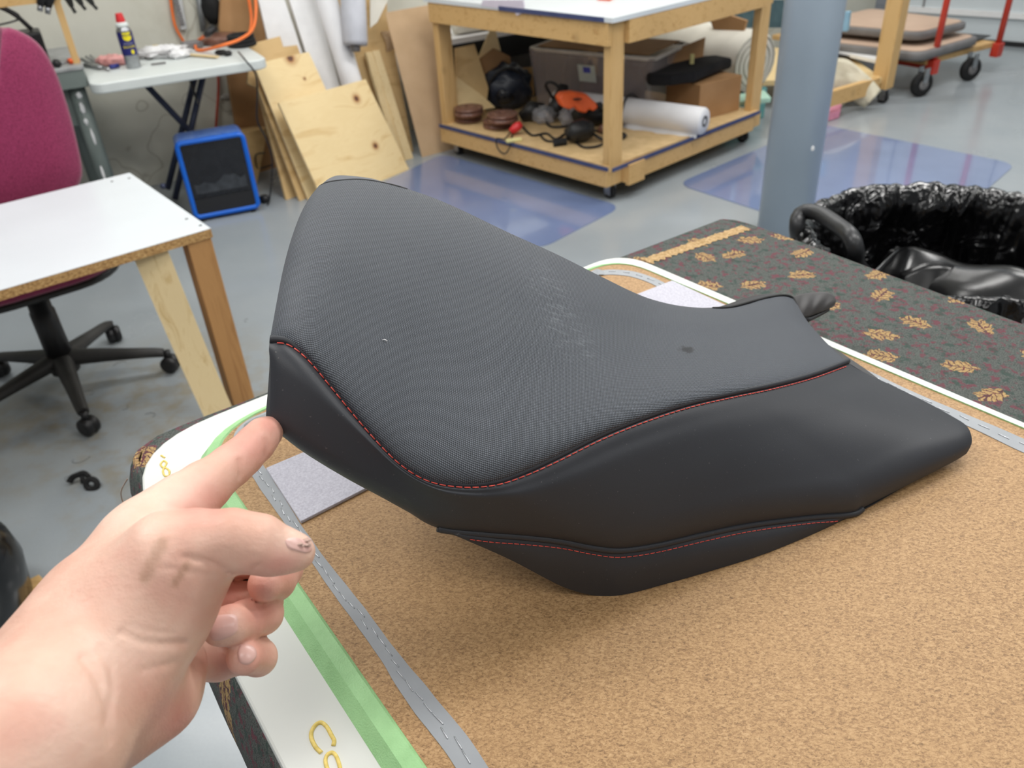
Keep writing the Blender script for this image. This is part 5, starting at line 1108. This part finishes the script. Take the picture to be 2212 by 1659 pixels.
right_e = [(1717, 645, .758), (1728, 668, .745), (1745, 695, .730), (1768, 722, .712), (1797, 752, .693), (1832, 783, .675)]
def coons(Tp, Bt, Lf, Rt, nu, nv):
    T_ = cat(Tp, nu); B_ = cat(Bt, nu); L_ = cat(Lf, nv); R_ = cat(Rt, nv)
    for X in (T_, B_, L_, R_): X[:, 2] = 1/X[:, 2]
    u = np.linspace(0, 1, nu)[None, :, None]; v = np.linspace(0, 1, nv)[:, None, None]
    S = (1-v)*T_[None]+v*B_[None]+(1-u)*L_[:, None]+u*R_[:, None]-((1-u)*(1-v)*T_[0]+u*(1-v)*T_[-1]+(1-u)*v*B_[0]+u*v*B_[-1])
    S[..., 2] = 1/S[..., 2]; return S
def qr(x, w): x = np.clip(x/w, 0, 1); return np.sqrt(np.maximum(0, 1-(1-x)**2))
NU, NVP = 150, 84
S1 = coons(top_sil, seam, left_e, right_e, NU, NVP)
uu = np.linspace(0, 1, NU)[None, :]; vv = np.linspace(0, 1, NVP)[:, None]
bul = qr(vv, .22)*qr(uu, .10)*qr(1-uu, .2)*qr(1-vv, .55)
S1[..., 2] -= bul*(.020+.004*np.sin(np.pi*uu))
# a crown along the rear hump, a shallow dip where the rider sits
S1[..., 2] += .006*np.exp(-((uu-.62)/.2)**2)*np.sin(np.pi*vv)
def to3(S): return [[dep(*S[i, j]) for j in range(S.shape[1])] for i in range(S.shape[0])]
G1 = to3(S1)
base_pt = onz(1290, 1285, T+.0045)
seat = thing('motorcycle_seat', 'black motorcycle seat with textured top and red stitching, tilted on the hardboard', 'motorcycle seat', base_pt)
def uvgrid(G):
    uv = []; nv = len(G); nu = len(G[0]); mid = nv//2
    cu = [0]
    for j in range(1, nu): cu.append(cu[-1]+(G[mid][j]-G[mid][j-1]).length)
    for i in range(nv):
        pass
    cv = [[0]*nu for _ in range(nv)]
    for j in range(nu):
        for i in range(1, nv): cv[i][j] = cv[i-1][j]+(G[i][j]-G[i-1][j]).length
    for i in range(nv):
        for j in range(nu): uv.append((cu[j], cv[i][j]))
    return uv
b = B().grid(G1); b.uv = uvgrid(G1); sub(seat, 'textured_top', b, 'grip')
# --- flank panel
fl_bot = [(603, 937, .447), (650, 973, .449), (700, 1005, .452), (760, 1040, .457), (820, 1072, .463), (880, 1105, .470), (945, 1140, .479), (1050, 1152, .490), (1130, 1158, .499), (1210, 1167, .508), (1280, 1181, .516), (1340, 1187, .523), (1420, 1176, .532), (1520, 1153, .545), (1620, 1133, .559), (1750, 1117, .577), (1840, 1110, .590), (1864, 1097, .594), (1960, 1048, .608), (2055, 1000, .623), (2088, 980, .629)]
fl_left = [(583, 735, .441), (581, 755, .438), (584, 790, .437), (584, 850, .438), (583, 892, .440), (588, 915, .443), (603, 937, .447)]
fl_right = [(1832, 783, .675), (1870, 806, .672), (1930, 834, .666), (2000, 868, .656), (2060, 901, .646), (2086, 918, .640), (2097, 936, .635), (2099, 958, .631), (2088, 980, .629)]
S2 = coons(seam, fl_bot, fl_left, fl_right, 170, 46)
uu = np.linspace(0, 1, 170)[None, :]; vv = np.linspace(0, 1, 46)[:, None]
S2[..., 2] -= .007*qr(vv, .3)*qr(1-vv, .25)*qr(uu, .06)*qr(1-uu, .08)
# soft ripple just under the top seam
S2[..., 2] += .0012*np.exp(-((vv-.13)/.05)**2)*(np.exp(-((uu-.30)/.16)**2)+.7*np.exp(-((uu-.62)/.12)**2))
# keep the part above the lower piping only (columns run the full length)
G2 = to3(S2)
b = B().grid(G2); sub(seat, 'side_panel', b, 'vinyl')
# --- lower panel
def subcurve(C, x0, x1, n=60):
    c = cat(C, 600); i0 = int(np.argmin(abs(c[:, 0]-x0)+abs(c[:, 1]-1140)*(x0 < 1000))); i1 = int(np.argmin(abs(c[:, 0]-x1))); c = c[i0:i1+1]; ii = np.linspace(0, len(c)-1, n).astype(int); return [tuple(c[i]) for i in ii]
lw_top = subcurve(fl_bot, 945, 1864)
def tz(x, y, z):
    r = ray(x, y); return (z-CAM.z)/r.z
lw_bot = [(950, 1143, .480)]+[(x, y, tz(x, y, T+.005+h)) for x, y, h in ((1000, 1164, .076), (1100, 1208, .050), (1180, 1250, .026), (1230, 1273, .010), (1290, 1287, .0), (1350, 1284, .0), (1450, 1258, .0), (1550, 1229, 0), (1650, 1197, 0), (1760, 1152, 0))]+[(1864, 1102, .5945)]
S3 = coons(lw_top, lw_bot, [lw_top[0], lw_bot[0]], [lw_top[-1], lw_bot[-1]], 110, 22)
uu = np.linspace(0, 1, 110)[None, :]; vv = np.linspace(0, 1, 22)[:, None]
S3[..., 2] -= .005*np.sin(np.pi*vv)*np.sin(np.pi*uu)**.5
G3 = to3(S3); sub(seat, 'lower_panel', B().grid(G3), 'vinyl')
# --- hidden back, end cap and pan so the seat is a solid body
NB = 150
back0 = [dep(*q) for q in cat(top_sil, NB)]
bot_line = cat([(603, 937, .447)]+[q for q in fl_bot[1:6]]+[lw_bot[0]]+lw_bot[1:]+[(1960, 1048, .608), (2055, 1000, .623), (2088, 980, .629)], NB)
BL = [dep(*q) for q in bot_line]
away = Vector((-.25, .97, 0)).normalized()
rows = [back0]
for s, o_ in ((.12, .012), (.35, .026), (.7, .030), (1., .020)):
    r_ = []
    for k, p in enumerate(back0):
        zb = max(T+.006, min(p.z-.03, BL[k].z+.03)); q = p+away*o_; q.z = p.z+(zb-p.z)*s; r_.append(q)
    rows.append(r_)
sub(seat, 'far_side', B().grid(rows), 'vinyl')
kb = rows[-1]
pan = []
for j in range(9):
    s = j/8; pan.append([(a.lerp(b_, s)+Vector((0, 0, .010*math.sin(math.pi*s)))) for a, b_ in zip(BL, kb)])
sub(seat, 'seat_pan', B().grid(pan), 'black')
lc_ = [dep(*q) for q in cat(left_e[::1]+fl_left[1:], 40)]
line_ = [kb[0].lerp(BL[0], k/39) for k in range(40)]
capr = [lc_]+[[a.lerp(b_, s)+Vector((-.006*math.sin(math.pi*s), 0, 0)) for a, b_ in zip(lc_, line_)] for s in (.25, .5, .75, 1)]
sub(seat, 'rear_cap', B().grid(capr), 'vinyl')
rc_ = [dep(*q) for q in cat(right_e+fl_right[1:], 40)]; line2 = [kb[-1].lerp(BL[-1], k/39) for k in range(40)]
sub(seat, 'front_cap', B().grid([rc_]+[[a.lerp(b_, s) for a, b_ in zip(rc_, line2)] for s in (.33, .66, 1)]), 'vinyl')
# --- welts (piping) and stitching
def lift(q, d): return dep(q[0], q[1], q[2]-d)
sm = cat(seam, 240); P = [dep(q[0]+0, q[1]-3, q[2]-.0006) for q in sm]
sub(seat, 'top_welt', B().tube(P, [.0021]*len(P), 10), 'vinyl')
pw = cat(lw_top, 200); P = [dep(q[0], q[1]+1, q[2]-.0008) for q in pw]
sub(seat, 'lower_welt', B().tube(P, .0023, 10), 'vinyl')
bw = cat([(693, 402, .601), (712, 394, .608), (760, 389, .616), (800, 391, .618), (850, 401, .620), (880, 410, .6215)], 60); sub(seat, 'rear_welt', B().tube([dep(*q) for q in bw], .0011, 8), 'thread_black')
nw = cat([(1540, 666, .709), (1580, 663, .718), (1625, 651, .735), (1665, 641, .745), (1695, 638, .752), (1712, 643, .756), (1719, 655, .752), (1722, 668, .748)], 60); sub(seat, 'nose_welt', B().tube([dep(*q) for q in nw], .0013, 8), 'thread_black')
def stitches(G, row_of, name, mat, step=.0048, ln=.0036, r=.00035, i0=2, i1=None, normal_off=.0005, maxn=None):
    nu = len(G[0]); b = B(); line = []
    for j in range(nu):
        dist = 0; i = 0
        while i < len(G)-2 and dist+(G[i+1][j]-G[i][j]).length < row_of: dist += (G[i+1][j]-G[i][j]).length; i += 1
        s = (row_of-dist)/max(1e-6, (G[i+1][j]-G[i][j]).length); p = G[i][j].lerp(G[i+1][j], min(1, s)); a = G[i][min(nu-1, j+1)]-G[i][max(0, j-1)]; c_ = G[i+1][j]-G[i][j]
        n = a.cross(c_).normalized(); n = n if n.dot(CAM-p) > 0 else -n; line.append(p+n*normal_off)
    line = line[i0:i1]; cum = [0]
    for a, c_ in zip(line, line[1:]): cum.append(cum[-1]+(c_-a).length)
    def at(s):
        k = max(0, min(len(line)-2, int(np.searchsorted(cum, s))-1)); w_ = (s-cum[k])/max(1e-9, cum[k+1]-cum[k]); return line[k].lerp(line[k+1], w_)
    s = 0
    while s+ln < cum[-1]:
        b.tube([at(s), at(s+ln*.5)+(CAM-at(s)).normalized()*.0002, at(s+ln)], r, 5); s += step
    sub(seat, name, b, mat)
stitches(G2, .0034, 'red_stitching', 'thread_red', i1=169)
stitches(G3, .0050, 'lower_red_stitching', 'thread_red', i0=8, i1=-6, step=.0042, ln=.0032, r=.0003)
# small pinholes of the hem along the left of the lower welt
P = [dep(q[0], q[1]-4, q[2]-.0006) for q in cat(lw_top, 200)[:70]]
b = B()
for k in range(0, 68, 2): b.tube([P[k], P[k].lerp(P[k+1], .8)], .0006, 5)
sub(seat, 'hem_puckers', b, 'thread_black')
# --- rear lip and nose flap
lip_o = [(683, 408, .602), (697, 396, .612), (712, 385, .626), (730, 379, .634), (760, 380, .636), (800, 385, .634), (830, 393, .628)]
lip_i = [(690, 406, .602), (700, 400, .605), (716, 394, .611), (738, 391, .614), (762, 390, .617), (800, 392, .619), (830, 396, .620)]
G4 = [[dep(*(np.array(a)*(1-s)+np.array(c_)*s+np.array([0, 0, -.004*math.sin(math.pi*s)]))) for a, c_ in zip(cat(lip_o, 40), cat(lip_i, 40))] for s in np.linspace(0, 1, 7)]
G4 = [[p+away*.012+Vector((0, 0, -.025)) for p in G4[0]]]+G4
sub(seat, 'rear_lip', B().grid(G4), 'grip_grey')
fo = [(1712, 640, .757), (1735, 634, .768), (1762, 631, .779), (1785, 631, .787), (1799, 637, .791), (1806, 649, .790), (1802, 662, .786)]
fi = [(1724, 672, .748), (1728, 676, .749), (1736, 684, .751), (1748, 683, .757), (1765, 677, .766), (1785, 670, .776), (1802, 662, .786)]
A_, C_ = cat(fo, 44), cat(fi, 44)
G5 = []
for s in np.linspace(0, 1, 14):
    r_ = []
    for k, (a, c_) in enumerate(zip(A_, C_)):
        q = a*(1-s)+c_*s; q[2] -= .008*math.sin(math.pi*s)*math.sin(math.pi*min(1, k/40))+.0012*math.sin(k*.55+s*3)*math.sin(math.pi*s); r_.append(dep(*q))
    G5.append(r_)
dn = away*.016+Vector((0, 0, -.014))
G5 = [[p+dn for p in G5[0]]]+G5+[[p+dn*.9 for p in G5[-1]]]
sub(seat, 'nose_flap', B().grid(G5), 'flap')
uf = [(1724, 676, .750), (1744, 694, .754), (1752, 692, .758), (1775, 680, .772), (1792, 670, .782)]
ui = [(1726, 666, .764), (1744, 674, .768), (1756, 676, .772), (1776, 668, .782), (1792, 664, .788)]
G6 = [[dep(*(a*(1-s)+c_*s)) for a, c_ in zip(cat(uf, 20), cat(ui, 20))] for s in (0, .5, 1)]
sub(seat, 'flap_underside', B().grid(G6), 'black', solid=.002)
sub(seat, 'lint_speck', B().tube([lift(q, .0005) for q in [(829, 734, S1[0, 0, 2]*0+.0)]][:0] or [G1[0][0], G1[0][0]+Vector((.0001, 0, 0))], .0001, 4), 'lint')
def surf_px(G, S, px, py):
    d = (S[..., 0]-px)**2+(S[..., 1]-py)**2; i, j = np.unravel_index(np.argmin(d), d.shape); return G[i][j], (i, j)
p, ij = surf_px(G1, S1, 833, 733); n_ = (CAM-p).normalized()
tag(B().tube([p+n_*.0008+RX*-.0012, p+n_*.0012+RX*.0002-DX*.0004, p+n_*.0008+RX*.0016+DX*.0005], .0003, 5).build('lint_fibre', 'lint'), 'tiny white lint fibre on the textured top of the seat', 'lint')
p, ij = surf_px(G1, S1, 1485, 755); uvp = uvgrid(G1)[ij[0]*NU+ij[1]]; print('SMUDGE UV', uvp)
p, ij = surf_px(G1, S1, 1225, 690); print('SCUFF UV', uvgrid(G1)[ij[0]*NU+ij[1]])
# ================================================================== POINTING HAND
class Hand: pass
def cone(P, a, ra, b, rb):
    a = np.array(a, np.float32); b = np.array(b, np.float32); ab = b-a; L = float(ab@ab)
    h = np.clip(((P-a)@ab)/L, 0, 1); d = P-a-h[:, None]*ab; return np.sqrt((d*d).sum(1))-(ra+(rb-ra)*h)
def smin(a, b, k):
    h = np.clip(.5+.5*(b-a)/k, 0, 1); return b*(1-h)+a*h-k*h*(1-h)
def chain(P, pts, k=.004):
    d = None
    for p, q in zip(pts, pts[1:]):
        c = cone(P, dep(*p[:3]), p[3], dep(*q[:3]), q[3]); d = c if d is None else smin(d, c, k)
    return d
RGP = [(400, 1300, .402, .0125), (565, 1300, .404, .0100), (566, 1326, .388, .0096), (530, 1341, .374, .0090), (497, 1351, .364, .0086), (475, 1356, .361, .0080)]
def sdf(P):
    d = chain(P, [(-190, 1890, .262, .034), (60, 1605, .293, .0315), (205, 1430, .326, .029), (270, 1350, .342, .026)], .012)
    d = smin(d, chain(P, [(90, 1425, .325, .0180), (200, 1302, .343, .0188), (300, 1190, .360, .0178), (365, 1130, .375, .0155)], .01), .014)
    d = smin(d, chain(P, [(230, 1330, .372, .019), (390, 1225, .392, .018), (430, 1210, .398, .014)], .01), .014)
    d = smin(d, chain(P, [(130, 1585, .315, .024), (235, 1530, .340, .0235), (322, 1492, .358, .0205), (360, 1440, .372, .0175)], .01), .010)
    d = smin(d, chain(P, [(260, 1400, .335, .022), (335, 1300, .338, .0235), (395, 1235, .338, .019)], .01), .012)
    # index finger
    ix = chain(P, [(330, 1150, .368, .0165), (400, 1085, .387, .0142), (440, 1052, .397, .0124), (500, 1005, .414, .0106), (525, 985, .421, .0100), (552, 958, .430, .0098), (570, 938, .437, .0090), (581, 930, .4395, .0074)], .003)
    d = smin(d, ix, .009)
    th = chain(P, [(250, 1330, .335, .0205), (372, 1203, .334, .0188), (430, 1178, .334, .0142), (500, 1166, .334, .0122), (560, 1176, .336, .0118), (590, 1188, .338, .0099), (621, 1191, .340, .0083), (643, 1193, .342, .0074)], .004)
    d = smin(d, th, .011)
    md = chain(P, [(420, 1195, .398, .0125), (590, 1200, .408, .0105), (608, 1228, .400, .0100), (596, 1255, .390, .0090), (574, 1262, .374, .0082)], .003)
    d = smin(d, md, .0015)
    rg = chain(P, RGP, .003)
    _x = ([(400, 1300, .402, .0125), (565, 1300, .404, .0100), (566, 1326, .388, .0096), (530, 1341, .374, .0090), (497, 1351, .364, .0086), (475, 1356, .361, .0080)])
    d = smin(d, rg, .0014)
    pk = chain(P, [(385, 1420, .385, .0125), (470, 1425, .402, .0100), (550, 1412, .398, .0086), (558, 1420, .386, .0084), (528, 1420, .367, .0080)], .003)
    d = smin(d, pk, .0014)
    return d
def surface_nets(f, lo, hi, h):
    n = [int((b-a)/h)+2 for a, b in zip(lo, hi)]
    ax = [lo[i]+h*np.arange(n[i]) for i in range(3)]
    V = np.empty(n, np.float32); Y, Z = np.meshgrid(ax[1], ax[2], indexing='ij')
    for i, x in enumerate(ax[0]):
        V[i] = f(np.stack([np.full(Y.size, x), Y.ravel(), Z.ravel()], 1).astype(np.float32)).reshape(Y.shape)
    ins = V < 0
    c = ins[:-1, :-1, :-1].astype(np.int8)
    cnt = sum(ins[i:n[0]-1+i, j:n[1]-1+j, k:n[2]-1+k].astype(np.int8) for i in (0, 1) for j in (0, 1) for k in (0, 1))
    cell = (cnt > 0) & (cnt < 8); idx = -np.ones(cell.shape, np.int64); cc = np.argwhere(cell); idx[cell] = np.arange(len(cc))
    acc = np.zeros((len(cc), 3)); w = np.zeros(len(cc))
    corners = [(i, j, k) for i in (0, 1) for j in (0, 1) for k in (0, 1)]
    for a in corners:
        for b in corners:
            if sum(b)-sum(a) == 1 and all(y >= x for x, y in zip(a, b)):
                va = V[cc[:, 0]+a[0], cc[:, 1]+a[1], cc[:, 2]+a[2]]; vb = V[cc[:, 0]+b[0], cc[:, 1]+b[1], cc[:, 2]+b[2]]
                m = (va < 0) != (vb < 0); t = np.where(m, va/(va-vb+1e-12), 0)
                p = cc+np.array(a)+(np.array(b)-np.array(a))*t[:, None]; acc += p*m[:, None]; w += m
    verts = np.array(lo)+h*acc/w[:, None]
    faces = []
    for d in range(3):
        o1, o2 = [(1, 2), (2, 0), (0, 1)][d]
        sl0 = [slice(1, n[k]-1) for k in range(3)]; sl0[d] = slice(0, n[d]-1)
        sl1 = list(sl0); sl1[d] = slice(1, n[d])
        A = ins[tuple(sl0)]; Bm = ins[tuple(sl1)]
        for flip in (0, 1):
            e = np.argwhere((A & ~Bm) if not flip else (~A & Bm))
            if not len(e): continue
            e = e+np.array([1 if k != d else 0 for k in range(3)])
            def g(da, db):
                q = e.copy(); q[:, o1] -= da; q[:, o2] -= db; return idx[q[:, 0], q[:, 1], q[:, 2]]
            q = np.stack([g(1, 1), g(0, 1), g(0, 0), g(1, 0)], 1)
            if flip: q = q[:, ::-1]
            faces.append(q[(q >= 0).all(1)])
    return verts, np.concatenate(faces)
keys = [dep(-190, 1890, .262), dep(600, 930, .45), dep(680, 1200, .34), dep(0, 1380, .33), dep(418, 1500, .38), dep(270, 1080, .37), dep(600, 1300, .41), dep(240, 1659, .31), dep(60, 1605, .293)]
lo = [min(p[i] for p in keys)-.04 for i in range(3)]; hi = [max(p[i] for p in keys)+.04 for i in range(3)]
HV, HF = surface_nets(sdf, lo, hi, .0019)
# outward normals and pixel positions for creases and colouring
eps = .0012
def grad(P):
    P = P.astype(np.float32); g = np.stack([sdf(P+np.array(e, np.float32)*eps)-sdf(P-np.array(e, np.float32)*eps) for e in ((1, 0, 0), (0, 1, 0), (0, 0, 1))], 1)
    return g/np.maximum(1e-9, np.linalg.norm(g, axis=1))[:, None]
HN = grad(HV)
HV = HV-HN*np.clip(sdf(HV.astype(np.float32)), -.001, .001)[:, None]
rel = HV-np.array(CAM); zc = rel@np.array(_f); PX = 1106+F_PX*(rel@np.array(RX))/zc; PY = 829.5+F_PX*(rel@np.array(DX))/zc
facing = np.clip(-(HN*(rel/np.linalg.norm(rel, axis=1)[:, None])).sum(1)*2, 0, 1)
def dseg(px, py, a, b):
    ax, ay = a[:2]; bx, by = b[:2]; L = (bx-ax)**2+(by-ay)**2; h = np.clip(((px-ax)*(bx-ax)+(py-ay)*(by-ay))/L, 0, 1); return np.hypot(px-ax-h*(bx-ax), py-ay-h*(by-ay))
disp = np.zeros(len(HV))
def crease(pts, w, amp):
    global disp
    d = np.min([dseg(PX, PY, a, b) for a, b in zip(pts, pts[1:])], axis=0); disp -= amp*np.exp(-(d/w)**2)*facing
crease([(402, 1203), (440, 1211), (470, 1224), (492, 1240)], 5, .0016)
crease([(350, 1226), (390, 1232), (430, 1240), (478, 1243)], 4, .0004)
crease([(516, 995), (521, 1012), (519, 1030)], 4, .0010)
crease([(574, 950), (580, 965), (572, 985)], 5, .0007)
crease([(480, 1100), (440, 1108), (400, 1104), (350, 1088)], 8, .0006)
crease([(262, 1366), (300, 1384), (345, 1392), (400, 1390)], 7, .0013)
crease([(300, 1450), (340, 1440), (380, 1432)], 6, .0007)
crease([(270, 1350), (310, 1362), (372, 1368)], 5, .0005)
crease([(180, 1420), (215, 1470), (232, 1530), (238, 1600)], 9, .0011)
crease([(215, 1400), (240, 1440), (245, 1490), (235, 1560)], 7, .0008)
crease([(560, 1130), (572, 1150), (568, 1180)], 6, .0003)
crease([(588, 1150), (596, 1170), (590, 1200)], 5, .0004)
crease([(545, 1232), (560, 1222), (575, 1240)], 5, .0008)

HV = HV+HN*disp[:, None]
b = B(); 
me_v = [Vector(p) for p in HV]; b.v = me_v; b.f = [list(map(int, q)) for q in HF]; b.sm = [True]*len(b.f)
hand = thing('person', 'left hand and forearm of a person reaching in, index finger touching the seat', 'person', dep(250, 1350, .335))
ho = sub(hand, 'hand', b, 'skin', subsurf=1)
def field(items):
    f = np.zeros(len(HV))
    for x, y, r in items: f = np.maximum(f, np.exp(-((PX-x)**2+(PY-y)**2)/r**2))
    return f
def attr(name, f):
    a = ho.data.attributes.new(name, 'FLOAT', 'POINT'); a.data.foreach_set('value', f.astype(np.float32))
attr('flush', np.clip(field([(545, 960, 55), (450, 1080, 50), (420, 1095, 40), (565, 1265, 45), (500, 1290, 40), (560, 1330, 45), (545, 1425, 48), (470, 1440, 40), (600, 1225, 40), (380, 1550, 60), (580, 920, 30)])*.9+.35*field([(330, 1480, 70), (440, 1330, 40), (640, 1205, 30)]), 0, 1))
def oval(x0, y0, x1, y1, w):
    return np.exp(-(dseg(PX, PY, (x0, y0), (x1, y1))/w)**4)
attr('grime', np.clip(oval(350, 1172, 312, 1248, 14)*.9+oval(405, 1218, 376, 1262, 9)*.95+.5*oval(330, 1272, 240, 1340, 6)*0, 0, 1))
# nails follow the fingertip surface
def march(px, py, t0, fn=None):
    fn = fn or sdf
    t = np.full(len(px), t0); R = np.array([list(ray(x, y)) for x, y in zip(px, py)]); L = np.linalg.norm(R, axis=1)
    for _ in range(60):
        P = np.array(CAM)+R*t[:, None]; d = fn(P.astype(np.float32)); t = t+d/L
    P = np.array(CAM)+R*t[:, None]; return P
def nail(poly, t0, label=None, fn=None):
    c = np.mean(np.array(poly), axis=0); ring = [(p[0], p[1]) for p in cat([(x, y, 0) for x, y in poly+[poly[0]]], 37)[:-1]]
    rows = []
    for s in (0, .3, .6, .85, 1):
        px = [c[0]+(x-c[0])*s for x, y in ring]; py = [c[1]+(y-c[1])*s for x, y in ring]
        P = march(px, py, t0, fn); N = grad(P); rows.append([Vector(p)+Vector(n)*(.0007 if s < 1 else .0001) for p, n in zip(P, N)])
    o = sub(ho, 'fingernail', B().grid(rows, closed=True), 'nail', subsurf=1)
    if label: o['label'] = label
    return o
nail([(616, 1166), (632, 1161), (652, 1165), (668, 1176), (674, 1188), (662, 1195), (640, 1190), (622, 1183)], .28, 'thumbnail with dark grime')
p_ = march([648, 655], [1176, 1180], .28); n_ = grad(p_)
gm = B()
for k in range(7):
    rk = random.Random(k+20); xx, yy = 640+rk.random()*24, 1166+rk.random()*14; q = march([xx], [yy], .28); nn_ = grad(q); gm.blob(Vector(q[0])+Vector(nn_[0])*.0008, (.0016, .0010, .0002), 10, 6, .5, 9, ax=RX)
sub(ho, 'nail_grime', gm, plain('brown_grime', (172, 142, 130), .7, 14))
nail([(450, 1338), (472, 1329), (508, 1328), (514, 1346), (511, 1366), (485, 1380), (460, 1384), (450, 1364)], .28, fn=lambda P: chain(P, RGP, .003))
nail([(518, 1392), (538, 1392), (552, 1402), (553, 1420), (537, 1435), (519, 1432), (513, 1412)], .28)
SC.view_settings.view_transform = 'Standard'; SC.view_settings.look = 'None'; SC.view_settings.exposure = -.64; SC.view_settings.gamma = 1
